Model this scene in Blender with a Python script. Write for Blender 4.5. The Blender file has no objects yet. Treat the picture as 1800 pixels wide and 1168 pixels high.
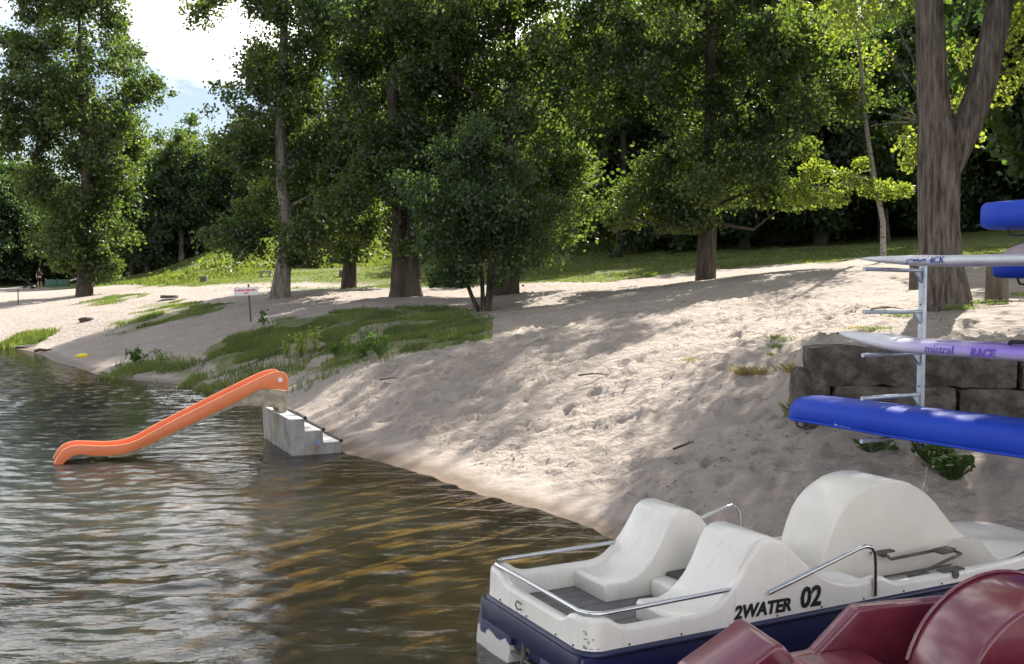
import bpy, bmesh, math, random
import numpy as np
from mathutils import Vector, Matrix

R = math.radians
rng = np.random.default_rng(7)
random.seed(7)
scene = bpy.context.scene
COL = scene.collection

# ------------------------------------------------------------------ camera
CAM_H = 2.8
PITCH = math.atan(94 / 1800.0)
cd = bpy.data.cameras.new('camera')
cam = bpy.data.objects.new('camera', cd)
COL.objects.link(cam)
cam.location = (0, 0, CAM_H)
cam.rotation_euler = (R(90) - PITCH, 0, 0)
cd.sensor_width = 36.0
cd.lens = 36.0
cd.clip_end = 3000
cd.clip_start = 0.1
scene.camera = cam

# ------------------------------------------------------------------ sky, sun, exposure
SUN_AZ = R(25)          # to the right of the view direction, beyond the trees
SUN_EL = R(41)
w = bpy.data.worlds.new('World')
scene.world = w
w.use_nodes = True
nt = w.node_tree
nt.nodes.clear()
wo = nt.nodes.new('ShaderNodeOutputWorld')
bg = nt.nodes.new('ShaderNodeBackground')
sky = nt.nodes.new('ShaderNodeTexSky')
sky.sky_type = 'NISHITA'
sky.sun_disc = False
sky.sun_elevation = SUN_EL
sky.sun_rotation = SUN_AZ
sky.air_density = 1.0
sky.dust_density = 1.2
tc = nt.nodes.new('ShaderNodeTexCoord')
mp = nt.nodes.new('ShaderNodeMapping')
mp.inputs['Location'].default_value = (0.35, 0.1, 0.0)
mp.inputs['Scale'].default_value = (1, 1, 1.9)
nz = nt.nodes.new('ShaderNodeTexNoise')
nz.inputs['Scale'].default_value = 2.6
nz.inputs['Detail'].default_value = 7
nz.inputs['Roughness'].default_value = 0.55
nz.inputs['Distortion'].default_value = 0.3
cr = nt.nodes.new('ShaderNodeValToRGB')
cr.color_ramp.elements[0].position = 0.47
cr.color_ramp.elements[1].position = 0.60
mx = nt.nodes.new('ShaderNodeMixRGB')
mx.inputs[2].default_value = (25, 24.6, 24.2, 1)
nt.links.new(tc.outputs['Generated'], mp.inputs['Vector'])
nt.links.new(mp.outputs['Vector'], nz.inputs['Vector'])
# heaped clouds: denser towards the horizon all round, open blue overhead
szn = nt.nodes.new('ShaderNodeSeparateXYZ')
nt.links.new(tc.outputs['Generated'], szn.inputs[0])
el = nt.nodes.new('ShaderNodeMapRange')
el.inputs[1].default_value = 0.10; el.inputs[2].default_value = 0.62
el.inputs[3].default_value = 0.06; el.inputs[4].default_value = -0.035
nt.links.new(szn.outputs['Z'], el.inputs[0])
ca = nt.nodes.new('ShaderNodeMath'); ca.operation = 'ADD'
nt.links.new(nz.outputs['Fac'], ca.inputs[0]); nt.links.new(el.outputs[0], ca.inputs[1])
nt.links.new(ca.outputs[0], cr.inputs['Fac'])
nt.links.new(cr.outputs['Color'], mx.inputs[0])
nt.links.new(sky.outputs['Color'], mx.inputs[1])
nt.links.new(mx.outputs['Color'], bg.inputs['Color'])
bg.inputs['Strength'].default_value = 0.052
nt.links.new(bg.outputs['Background'], wo.inputs['Surface'])

sl = bpy.data.lights.new('sun', 'SUN')
sl.energy = 5.0
sl.angle = R(0.6)
sl.color = (1.0, 0.94, 0.85)
sun = bpy.data.objects.new('sun', sl)
COL.objects.link(sun)
SUN_DIR = Vector((math.sin(SUN_AZ) * math.cos(SUN_EL), math.cos(SUN_AZ) * math.cos(SUN_EL), math.sin(SUN_EL)))
sun.rotation_euler = SUN_DIR.to_track_quat('Z', 'Y').to_euler()
sun.location = (10, 40, 60)

scene.view_settings.view_transform = 'Standard'
scene.view_settings.look = 'None'
scene.view_settings.gamma = 1.0
scene.view_settings.exposure = 1.42
scene.render.engine = 'CYCLES'
scene.cycles.max_bounces = 7
scene.cycles.diffuse_bounces = 3
scene.cycles.glossy_bounces = 3
scene.cycles.transmission_bounces = 4
scene.cycles.transparent_max_bounces = 8
scene.cycles.volume_bounces = 0
scene.cycles.use_denoising = True
scene.cycles.caustics_reflective = False
scene.cycles.caustics_refractive = False
scene.cycles.sample_clamp_indirect = 6

# ------------------------------------------------------------------ numbers
def vnoise(x, y, s, seed=0):
    """smooth value noise in -1..1 with cell size s"""
    x = np.asarray(x, float) / s + seed * 17.3
    y = np.asarray(y, float) / s + seed * 9.1
    xi = np.floor(x); yi = np.floor(y)
    fx = x - xi; fy = y - yi
    fx = fx * fx * (3 - 2 * fx); fy = fy * fy * (3 - 2 * fy)
    def h(a, b):
        v = np.sin(a * 127.1 + b * 311.7 + seed * 74.7) * 43758.5453
        return v - np.floor(v)
    a = h(xi, yi); b = h(xi + 1, yi); c = h(xi, yi + 1); d = h(xi + 1, yi + 1)
    return ((a * (1 - fx) + b * fx) * (1 - fy) + (c * (1 - fx) + d * fx) * fy) * 2 - 1

def sstep(a, b, x):
    t = np.clip((np.asarray(x, float) - a) / (b - a), 0, 1)
    return t * t * (3 - 2 * t)

CT, ST = math.cos(PITCH), math.sin(PITCH)
def ray(px, py):            # a direction through a point of the 1800x1168 photograph
    a = (px - 900) / 1800.0; b = -(py - 584) / 1800.0
    return np.array([a, CT + b * ST, -ST + b * CT])
def at_depth(px, py, y):
    r = ray(px, py)
    return r * (y / r[1]) + np.array([0, 0, CAM_H])
def at_z(px, py, z):
    r = ray(px, py)
    return r * ((z - CAM_H) / r[2]) + np.array([0, 0, CAM_H])

# ------------------------------------------------------------------ terrain heights
A = []
for px, py, d in [
    # beach and bank: a surveyed point each
    (712, 522, 40), (888, 517, 38.5), (850, 547, 31), (492, 522, 42), (612, 507, 50), (1240, 492, 36),
    (1660, 537, 18), (147, 520, 65), (440, 565, 34), (70, 507, 88), (1616, 797, 10.5),
    (1300, 600, 17), (1300, 700, 14), (1300, 800, 12), (1300, 880, 10.6), (1100, 860, 12.3), (1500, 860, 10.4),
    (1000, 600, 21), (1000, 700, 16.5), (1000, 800, 14), (1000, 550, 27), (800, 600, 24), (800, 700, 18.5),
    (800, 800, 15.5), (650, 700, 19.5), (600, 650, 23), (500, 620, 27), (350, 620, 30), (300, 590, 35),
    (200, 560, 44), (100, 540, 52), (0, 580, 45), (20, 520, 70), (1540, 462, 32), (1400, 480, 30), (1300, 540, 23),
    (1500, 560, 18.5), (1700, 500, 24), (1800, 540, 17), (1100, 510, 33), (700, 560, 30), (600, 545, 33),
    (380, 500, 56), (250, 500, 70), (480, 488, 60), (820, 492, 52), (940, 478, 58), (1100, 462, 56), (1300, 452, 52),
    (1500, 440, 50), (1800, 430, 45),
    (430, 428, 95), (560, 425, 90), (700, 420, 88), (350, 452, 92), (300, 480, 90), (480, 450, 80), (650, 450, 74),
    (850, 430, 78), (1000, 425, 75), (1200, 420, 70), (1500, 405, 68), (1800, 390, 60), (160, 497, 100), (0, 500, 100),
]:
    A.append(tuple(at_depth(px, py, d)))
for px, py in [(0, 612), (60, 618), (150, 650), (230, 668), (300, 680), (400, 692), (490, 712), (560, 760), (600, 797), (700, 825),
               (800, 855), (900, 885), (1000, 915), (1060, 935), (1085, 948)]:
    p = at_z(px, py, 0.0)
    A.append((p[0], p[1], 0.0))
A += [(2.6, 8.9, 0), (4.2, 6.6, 0), (6.5, 3.5, 0), (9, -1, 0), (5.0, 9.2, .55), (7, 8, .7), (9, 11, 1.2), (9, 5, .5),
      # lake bed
      (-3.2, 14.6, -.28), (-7, 16, -.55), (-1, 12.3, -.2), (-2.2, 12.6, -.32), (0.3, 9.6, -.24), (-1.2, 9.6, -.42), (-1, 8, -.55), (1.4, 6.6, -.6), (3, 5, -.5),
      (-5, 12, -.95), (-4, 8.5, -1.3), (-10, 20, -1.2), (-9, 26.5, -.3), (-14, 27, -.6), (-20, 33, -.7), (-25, 35, -.7), (-16, 16, -1.6), (-6, 5, -1.7),
      (0, 3, -1.2), (5, 0, -.8), (-30, 20, -2.6), (-30, 0, -3), (-10, -10, -3), (5, -15, -2), (-60, 20, -3), (-60, -40, -4), (0, -60, -3),
      # land far from the beach
      (-40, 56, .2), (-36, 62, 1.2), (-70, 70, .5), (-60, 85, 2.5), (-50, 110, 3.6), (-90, 110, 4), (-100, 60, -1.5), (-30, 125, 5),
      (10, 110, 11), (30, 100, 12), (60, 80, 11), (25, 62, 5.6), (30, 40, 4.2), (20, 25, 3.2), (16, 14, 2.2), (35, 15, 3.4), (20, -10, 1.6), (50, -20, 3),
      (-5, 120, 9), (-20, 118, 7), (70, 40, 7), (90, 110, 13), (0, 160, 14), (-60, 170, 7), (60, 170, 15), (-110, 170, 6), (110, 0, 5), (60, -60, 3)]
A = np.array(A)
def _U(d2):
    return 0.5 * d2 * np.log(d2 + 1e-9)
_d2 = ((A[:, None, :2] - A[None, :, :2]) ** 2).sum(-1)
_n = len(A)
_L = np.zeros((_n + 3, _n + 3))
_L[:_n, :_n] = _U(_d2) + np.eye(_n) * 0.6
_L[:_n, _n] = 1; _L[:_n, _n + 1:] = A[:, :2]
_L[_n, :_n] = 1; _L[_n + 1:, :_n] = A[:, :2].T
_W = np.linalg.solve(_L, np.concatenate([A[:, 2], [0, 0, 0]]))

WALL_A = np.array([3.36, 12.15]); WALL_B = np.array([11.0, 11.2])     # face line of the old wall
_wd = (WALL_B - WALL_A) / np.linalg.norm(WALL_B - WALL_A)
_wn = np.array([-_wd[1], _wd[0]])
def base_height(x, y):
    x = np.asarray(x, float); y = np.asarray(y, float)
    sh = x.shape
    x = np.clip(x.ravel(), -115, 115); y = np.clip(y.ravel(), -65, 175)
    out = np.empty_like(x)
    for i in range(0, len(x), 20000):
        xx = x[i:i + 20000]; yy = y[i:i + 20000]
        d2 = (xx[:, None] - A[None, :, 0]) ** 2 + (yy[:, None] - A[None, :, 1]) ** 2
        out[i:i + 20000] = _U(d2) @ _W[:_n] + _W[_n] + _W[_n + 1] * xx + _W[_n + 2] * yy
    # the old retaining wall holds the upper beach back
    s = (x - WALL_A[0]) * _wd[0] + (y - WALL_A[1]) * _wd[1]
    t = (x - WALL_A[0]) * _wn[0] + (y - WALL_A[1]) * _wn[1]
    along = sstep(-.1, .5, s)
    up = 2.0 + .05 * (t - .4)
    lo = 1.08 + .12 * t
    w_up = along * sstep(.22, .5, t) * (1 - sstep(1.2, 3.5, t))
    w_lo = along * sstep(-2.2, -.6, t) * (1 - sstep(.22, .5, t)) * (1 - sstep(6, 8, s))
    out = out * (1 - w_up) + np.maximum(out, up) * w_up
    out = out * (1 - w_lo) + np.minimum(out, lo) * w_lo
    return out.reshape(sh)
_fr = np.random.default_rng(90)
_FP = np.column_stack([_fr.uniform(-3.5, 7, 1700), _fr.uniform(9.3, 25, 1700), _fr.uniform(.09, .19, 1700), _fr.uniform(0, 3.14, 1700), _fr.uniform(.025, .075, 1700)])
def footprints(x, y):
    out = np.zeros(x.shape)
    near = (x > -5) & (x < 8) & (y > 8.5) & (y < 25)
    xi = x[near]; yi = y[near]; acc = np.zeros(xi.shape)
    order = np.argsort(yi); ys_ = yi[order]
    for fx, fy, r, a, d in _FP:
        i0, i1 = np.searchsorted(ys_, [fy - .6, fy + .6])
        idx_ = order[i0:i1]
        dx = xi[idx_] - fx; dy = yi[idx_] - fy
        u = (dx * math.cos(a) + dy * math.sin(a)) / (r * 1.25); v = (-dx * math.sin(a) + dy * math.cos(a)) / (r * .75)
        q = u * u + v * v
        acc[idx_] += d * (.55 * np.exp(-(q - 1.6) ** 2 * 1.2) - np.exp(-q * 1.6))
    out[near] = acc
    return out
def relief(x, y, z):
    r = .05 * vnoise(x, y, 2.3, 1) + .028 * vnoise(x, y, .85, 2) + .016 * vnoise(x, y, .38, 3) + .010 * vnoise(x, y, .21, 4)
    dry = sstep(.02, .22, z)
    # trodden hollows
    hol = np.minimum(0, vnoise(x, y, .47, 8) + .3) * .06
    # churned lumps by the slide steps and along the dry edge of the strand
    chn = np.exp(-(((x + 1.55) / 1.5) ** 2 + ((y - 18.6) / 1.9) ** 2)) + .7 * np.exp(-(((x + .9) / .9) ** 2 + ((y - 16.4) / .7) ** 2)) \
        + .5 * np.exp(-(((x - 2.2) / 2.2) ** 2 + ((y - 11.6) / 1.2) ** 2))
    lump = np.maximum(0, vnoise(x, y, .30, 5) + .6 * vnoise(x, y, .17, 6) - .05) * .16 * chn
    return (r + hol + footprints(np.atleast_1d(x), np.atleast_1d(y)).reshape(np.shape(x))) * dry + lump * dry
def height(x, y):
    z = base_height(x, y)
    return z + relief(np.asarray(x, float), np.asarray(y, float), z)
def hz(x, y):
    return float(height(np.array([x]), np.array([y]))[0])
def ground_at(px, py, d0=5.0, d1=140.0):
    r = ray(px, py)
    t = np.concatenate([np.arange(d0, 40, .05), np.arange(40, d1, .25)])
    xs = r[0] * t; ys = r[1] * t; zs = CAM_H + r[2] * t
    hh = base_height(xs, ys)
    k = np.where(zs <= hh)[0]
    k = k[0] if len(k) else len(t) - 1
    return np.array([xs[k], ys[k], float(hh[k])])
def poly_mask(x, y, poly):
    x = np.asarray(x); y = np.asarray(y)
    ins = np.zeros(x.shape, bool)
    n = len(poly)
    for i in range(n):
        x0, y0 = poly[i]; x1, y1 = poly[(i + 1) % n]
        c = ((y0 > y) != (y1 > y)) & (x < (x1 - x0) * (y - y0) / (y1 - y0 + 1e-12) + x0)
        ins ^= c
    return ins

# ------------------------------------------------------------------ materials
def new_mat(name):
    m = bpy.data.materials.new(name)
    m.use_nodes = True
    return m, m.node_tree, m.node_tree.nodes['Principled BSDF']
def mat(name, c1, c2=None, scale=6.0, rough=.6, bump=0.0, bscale=None, metal=0.0, spec=.5, detail=5, coat=0.0, stretch=(1, 1, 1), pos=(.4, .65), sss=0):
    m, t, b = new_mat(name)
    b.inputs['Roughness'].default_value = rough
    b.inputs['Metallic'].default_value = metal
    b.inputs['Specular IOR Level'].default_value = spec
    b.inputs['Coat Weight'].default_value = coat
    b.inputs['Coat Roughness'].default_value = .12
    b.inputs['Base Color'].default_value = (*c1, 1)
    if c2 is None and not bump:
        return m
    co = t.nodes.new('ShaderNodeTexCoord')
    mpn = t.nodes.new('ShaderNodeMapping')
    mpn.inputs['Scale'].default_value = stretch
    t.links.new(co.outputs['Object'], mpn.inputs['Vector'])
    if c2 is not None:
        n = t.nodes.new('ShaderNodeTexNoise')
        n.inputs['Scale'].default_value = scale; n.inputs['Detail'].default_value = detail; n.inputs['Roughness'].default_value = .65
        r = t.nodes.new('ShaderNodeValToRGB')
        r.color_ramp.elements[0].position = pos[0]; r.color_ramp.elements[1].position = pos[1]
        r.color_ramp.elements[0].color = (*c1, 1); r.color_ramp.elements[1].color = (*c2, 1)
        t.links.new(mpn.outputs['Vector'], n.inputs['Vector'])
        t.links.new(n.outputs['Fac'], r.inputs['Fac'])
        t.links.new(r.outputs['Color'], b.inputs['Base Color'])
    if bump:
        n2 = t.nodes.new('ShaderNodeTexNoise')
        n2.inputs['Scale'].default_value = bscale or scale * 3; n2.inputs['Detail'].default_value = 4
        t.links.new(mpn.outputs['Vector'], n2.inputs['Vector'])
        bp = t.nodes.new('ShaderNodeBump')
        bp.inputs['Strength'].default_value = 1.0; bp.inputs['Distance'].default_value = bump
        t.links.new(n2.outputs['Fac'], bp.inputs['Height'])
        t.links.new(bp.outputs['Normal'], b.inputs['Normal'])
    return m

def leaf_mat(name, ca, cb, trans, rough=.45, gloss=.035):
    m = bpy.data.materials.new(name); m.use_nodes = True
    t = m.node_tree; t.nodes.clear()
    o = t.nodes.new('ShaderNodeOutputMaterial')
    at = t.nodes.new('ShaderNodeAttribute'); at.attribute_name = 'tint'
    r = t.nodes.new('ShaderNodeValToRGB')
    r.color_ramp.elements[0].color = (*ca, 1); r.color_ramp.elements[1].color = (*cb, 1)
    t.links.new(at.outputs['Fac'], r.inputs['Fac'])
    d = t.nodes.new('ShaderNodeBsdfDiffuse')
    tr = t.nodes.new('ShaderNodeBsdfTranslucent')
    mu = t.nodes.new('ShaderNodeMixRGB'); mu.blend_type = 'MULTIPLY'; mu.inputs[0].default_value = 1
    mu.inputs[2].default_value = (*trans, 1)
    t.links.new(r.outputs['Color'], d.inputs['Color'])
    t.links.new(r.outputs['Color'], mu.inputs[1]); t.links.new(mu.outputs['Color'], tr.inputs['Color'])
    m1 = t.nodes.new('ShaderNodeMixShader'); m1.inputs[0].default_value = .5
    t.links.new(d.outputs[0], m1.inputs[1]); t.links.new(tr.outputs[0], m1.inputs[2])
    g = t.nodes.new('ShaderNodeBsdfGlossy'); g.inputs['Roughness'].default_value = rough
    g.inputs['Color'].default_value = (1, 1, 1, 1)
    m2 = t.nodes.new('ShaderNodeMixShader'); m2.inputs[0].default_value = gloss
    t.links.new(m1.outputs[0], m2.inputs[1]); t.links.new(g.outputs[0], m2.inputs[2])
    t.links.new(m2.outputs[0], o.inputs['Surface'])
    return m

M = {}
M['leaf'] = leaf_mat('poplar_leaf', (.018, .038, .014), (.055, .083, .023), (4.0, 3.6, 1.4))
M['leaf_dark'] = leaf_mat('dark_leaf', (.016, .034, .015), (.040, .068, .022), (3.4, 3.4, 1.4))
M['leaf_light'] = leaf_mat('light_leaf', (.085, .13, .03), (.16, .21, .045), (2.6, 2.4, 1.0))
M['leaf_wood'] = leaf_mat('wood_leaf', (.015, .032, .013), (.044, .068, .02), (3.8, 3.8, 1.4))
M['leaf_weed'] = leaf_mat('weed_leaf', (.16, .22, .04), (.30, .34, .07), (1.6, 1.5, .9))
M['leaf_broad'] = leaf_mat('broad_leaf', (.05, .10, .02), (.09, .16, .035), (1.8, 1.8, 1.0), .6, .02)
M['grass'] = leaf_mat('grass_blade', (.058, .10, .024), (.15, .195, .05), (1.7, 1.6, 1.0), gloss=.03)
M['grass_lush'] = leaf_mat('lush_grass_blade', (.075, .12, .028), (.16, .20, .05), (1.7, 1.6, .9), gloss=.03)
M['grass_dry'] = leaf_mat('dry_grass_blade', (.20, .18, .08), (.34, .29, .13), (1.4, 1.3, 1.0), gloss=.02)

def bark(name, c1, c2, s=7):
    return mat(name, c1, c2, scale=s, rough=.9, bump=.06, bscale=s * 1.6, spec=.2, stretch=(1, 1, .22), pos=(.35, .65))
M['bark'] = bark('bark_grey_brown', (.038, .030, .024), (.10, .082, .066))
M['bark_fork'] = mat('bark_fork', (.045, .036, .031), (.185, .155, .132), scale=13, rough=.95, bump=.10, bscale=15, spec=.15, stretch=(1, 1, .13), pos=(.36, .66), detail=7)
M['bark_pale'] = bark('bark_pale', (.07, .06, .048), (.24, .22, .185), 6)
M['bark_dark'] = bark('bark_dark', (.03, .024, .019), (.075, .062, .05))
M['birch'] = mat('birch_bark', (.27, .255, .23), (.06, .05, .045), scale=9, rough=.8, stretch=(.6, .6, 2.2), pos=(.52, .62))

# ------------------------------------------------------------------ mesh helpers
def link(name, me, m=None, parent=None):
    o = bpy.data.objects.new(name, me)
    COL.objects.link(o)
    if m is not None and me is not None and not me.materials:
        me.materials.append(M[m] if isinstance(m, str) else m)
    if parent is not None:
        o.parent = parent
    return o
def np_mesh(name, V, F, smooth=False, tint=None):
    """V (n,3); F (m,k) with one polygon size"""
    me = bpy.data.meshes.new(name)
    V = np.ascontiguousarray(V, np.float32); F = np.ascontiguousarray(F, np.int32)
    me.vertices.add(len(V)); me.vertices.foreach_set('co', V.ravel())
    k = F.shape[1]
    me.loops.add(F.size); me.loops.foreach_set('vertex_index', F.ravel())
    me.polygons.add(len(F))
    me.polygons.foreach_set('loop_start', np.arange(0, F.size, k, dtype=np.int32))
    me.polygons.foreach_set('loop_total', np.full(len(F), k, np.int32))
    me.polygons.foreach_set('use_smooth', np.full(len(F), bool(smooth)))
    if tint is not None:
        a = me.attributes.new('tint', 'FLOAT', 'FACE')
        a.data.foreach_set('value', np.ascontiguousarray(tint, np.float32))
    me.update(calc_edges=True)
    return me
def smooth_mesh(me, ang=35):
    me.polygons.foreach_set('use_smooth', [True] * len(me.polygons))
    me.set_sharp_from_angle(angle=R(ang))
    return me
class MB:
    """collects shapes for one mesh object"""
    def __init__(s):
        s.v = []; s.f = []
    def add(s, V, F):
        o = len(s.v)
        s.v += [tuple(map(float, p)) for p in V]
        s.f += [tuple(i + o for i in f) for f in F]
        return s
    def box(s, c, d, rz=0, ry=0, rx=0):
        mt = Matrix.Rotation(rz, 3, 'Z') @ Matrix.Rotation(ry, 3, 'Y') @ Matrix.Rotation(rx, 3, 'X')
        V = []
        for z in (-.5, .5):
            for x, y in ((-.5, -.5), (.5, -.5), (.5, .5), (-.5, .5)):
                V.append(Vector(c) + mt @ Vector((x * d[0], y * d[1], z * d[2])))
        return s.add(V, [(3, 2, 1, 0), (4, 5, 6, 7), (0, 1, 5, 4), (1, 2, 6, 5), (2, 3, 7, 6), (3, 0, 4, 7)])
    def tube(s, pts, rad, n=10, closed=False, cap=True):
        pts = [Vector(p) for p in pts]
        k = len(pts)
        rad = [rad] * k if not hasattr(rad, '__len__') else list(rad)
        V = []; F = []
        up = None
        for i, p in enumerate(pts):
            if closed:
                d = pts[(i + 1) % k] - pts[i - 1]
            else:
                d = pts[min(i + 1, k - 1)] - pts[max(i - 1, 0)]
            d.normalize()
            if up is None:
                up = Vector((0, 0, 1)) if abs(d.z) < .9 else Vector((1, 0, 0))
            a = d.cross(up).normalized()
            up = a.cross(d).normalized()
            for j in range(n):
                t = 2 * math.pi * j / n
                V.append(p + (a * math.cos(t) + up * math.sin(t)) * rad[i])
        for i in range(k if closed else k - 1):
            i2 = (i + 1) % k
            for j in range(n):
                j2 = (j + 1) % n
                F.append((i * n + j, i2 * n + j, i2 * n + j2, i * n + j2))
        if cap and not closed:
            F.append(tuple(range(n))); F.append(tuple(reversed(range((k - 1) * n, k * n))))
        return s.add(V, F)
    def prism(s, prof, y0, y1):
        """profile (x,z) swept along y"""
        n = len(prof)
        V = [(x, y0, z) for x, z in prof] + [(x, y1, z) for x, z in prof]
        F = [tuple(range(n)), tuple(reversed(range(n, 2 * n)))]
        F += [(j, i, i + n, j + n) for i, j in ((i, (i + 1) % n) for i in range(n))]
        return s.add(V, F)
    def loft(s, rings, closed_ring=True, cap=True, closed_path=False):
        n = len(rings[0]); k = len(rings)
        V = [p for r in rings for p in r]; F = []
        for i in range(k if closed_path else k - 1):
            i2 = (i + 1) % k
            for j in range(n if closed_ring else n - 1):
                j2 = (j + 1) % n
                F.append((i * n + j, i * n + j2, i2 * n + j2, i2 * n + j))
        if cap and closed_ring and not closed_path:
            F.append(tuple(reversed(range(n)))); F.append(tuple(range((k - 1) * n, k * n)))
        return s.add(V, F)
    def build(s, name, m, parent=None, bevel=0, seg=2, ang=35, smooth=True, bang=30):
        me = bpy.data.meshes.new(name)
        me.from_pydata(s.v, [], s.f)
        bm = bmesh.new(); bm.from_mesh(me)
        bmesh.ops.recalc_face_normals(bm, faces=bm.faces)
        if bevel:
            ed = [e for e in bm.edges if len(e.link_faces) == 2 and e.calc_face_angle(0) > R(bang)]
            bmesh.ops.bevel(bm, geom=ed, offset=bevel, segments=seg, profile=.5, affect='EDGES', clamp_overlap=True)
        bm.to_mesh(me); bm.free()
        if smooth:
            smooth_mesh(me, ang)
        return link(name, me, m, parent)
def tag(o, label, cat, group=None, kind=None):
    if label: o['label'] = label
    if cat: o['category'] = cat
    if group: o['group'] = group
    if kind: o['kind'] = kind
    return o
def thing(name, label, cat, loc=(0, 0, 0), rz=0, group=None):
    o = bpy.data.objects.new(name, None)
    COL.objects.link(o)
    o.location = [float(c) for c in loc]; o.rotation_euler = (0, 0, rz)
    o.empty_display_size = .2
    return tag(o, label, cat, group)
def copy_thing(o, loc, rz=0, sc=1.0, label=None, group=None):
    c = o.copy(); COL.objects.link(c)
    c.location = [float(q) for q in loc]; c.rotation_euler = (0, 0, rz); c.scale = (sc,) * 3 if not hasattr(sc, '__len__') else sc
    if label: c['label'] = label
    if group: c['group'] = group
    for ch in o.children:
        d = ch.copy(); COL.objects.link(d); d.parent = c
        for g in ch.children:
            e = g.copy(); COL.objects.link(e); e.parent = d
    return c
def text_mesh(name, body, size, m, parent, mtx, offset=0.0, shear=0.0, sx=1.0, extrude=.0015):
    cu = bpy.data.curves.new(name, 'FONT')
    cu.body = body; cu.size = size; cu.offset = offset; cu.shear = shear; cu.extrude = extrude
    cu.resolution_u = 3
    tmp = bpy.data.objects.new(name, cu); COL.objects.link(tmp)
    bpy.context.view_layer.update()
    me = bpy.data.meshes.new_from_object(tmp.evaluated_get(bpy.context.evaluated_depsgraph_get()))
    bpy.data.objects.remove(tmp)
    me.materials.clear()
    me.transform(mtx @ Matrix.Diagonal((sx, 1, 1, 1)))
    return link(name, me, m, parent)

# ------------------------------------------------------------------ ground
def world_poly(pts):
    return [tuple(ground_at(px, py)[:2]) for px, py in pts]
BANK = world_poly([(375, 618), (430, 588), (500, 563), (600, 549), (720, 545), (850, 549), (868, 566), (835, 592), (770, 612), (690, 634),
                   (600, 641), (520, 630), (450, 626), (400, 626)])
SHORE_GRASS = world_poly([(222, 636), (300, 624), (380, 642), (440, 652), (500, 656), (600, 652), (625, 660), (540, 668), (480, 674), (440, 683),
                          (380, 688), (320, 676), (270, 664), (230, 650)])
MOUND = world_poly([(195, 572), (250, 549), (330, 531), (405, 531), (385, 549), (300, 566), (230, 579)])
PATCH1 = world_poly([(138, 536), (165, 524), (218, 520), (235, 526), (190, 536)])
PATCH2 = world_poly([(215, 548), (260, 536), (300, 527), (318, 530), (270, 545)])
TUFT_SHORE = world_poly([(22, 606), (34, 592), (66, 592), (78, 602), (60, 609)])
LAWN = [tuple(ground_at(px, py)[:2]) for px, py in [(-60, 512), (60, 505), (250, 501), (330, 504), (420, 511), (560, 508), (700, 506), (800, 503), (930, 500),
        (1060, 496), (1160, 483), (1250, 473), (1400, 463), (1560, 455)]]
LAWN = [(-120, 100), (-45, 95)] + [p for p in LAWN[2:]] + [(16, 31), (24, 27), (60, 20), (115, 20), (115, 175), (-120, 175)]

def in_patch(x, y, poly):
    x = np.asarray(x, float); y = np.asarray(y, float)
    return poly_mask(x + .7 * vnoise(x, y, 1.9, 20) + .3 * vnoise(x, y, .6, 22), y + 1.1 * vnoise(x, y, 2.3, 21) + .5 * vnoise(x, y, .7, 23), poly)
def grid_axis(parts):
    out = []
    for a, b, s in parts:
        out += list(np.arange(a, b, s))
    return np.array(out + [parts[-1][1]])
gx = grid_axis([(-900, -100, 80), (-100, -30, 3), (-30, -13, .5), (-13, -4, .15), (-4, 7.2, .08), (7.2, 9.5, .15), (9.5, 30, .6), (30, 100, 4), (100, 900, 80)])
gy = grid_axis([(-500, -60, 60), (-60, 4, 4), (4, 9, .2), (9, 21, .08), (21, 30, .15), (30, 48, .25), (48, 100, .8), (100, 180, 5), (180, 1400, 80)])
GX, GY = np.meshgrid(gx, gy, indexing='ij')
GZ = height(GX, GY)
GN = vnoise(GX, GY, 1.3, 11) * .5 + vnoise(GX, GY, .5, 12) * .35 + vnoise(GX, GY, 4, 13) * .4
grassw = np.zeros(GX.shape)
for poly, wgt in ((BANK, .66), (SHORE_GRASS, .5), (MOUND, .52), (PATCH1, .7), (PATCH2, .6), (TUFT_SHORE, .9), (LAWN, 1.0)):
    grassw = np.maximum(grassw, in_patch(GX, GY, poly) * wgt)
grassw *= np.clip(1.0 + .5 * GN, 0, 1)
# bare sandy path and worn spots on the lawn
path = np.exp(-((GY - 54 - 1.5 * np.sin(GX * .2)) / 2.2) ** 2) * sstep(-26, -20, GX) * (1 - sstep(-10, -5, GX))
grassw *= 1 - .8 * path
grassw *= 1 - .95 * np.exp(-(((GX - 2.6) / 1.6) ** 2 + ((GY - 68) / 5) ** 2))
nx, ny = GX.shape
idx = np.arange(nx * ny).reshape(nx, ny)
F = np.stack([idx[:-1, :-1].ravel(), idx[1:, :-1].ravel(), idx[1:, 1:].ravel(), idx[:-1, 1:].ravel()], 1)
gme = np_mesh('ground', np.stack([GX.ravel(), GY.ravel(), GZ.ravel()], 1), F, True)
at = gme.attributes.new('grass', 'FLOAT', 'POINT')
at.data.foreach_set('value', grassw.ravel().astype(np.float32))

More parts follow.
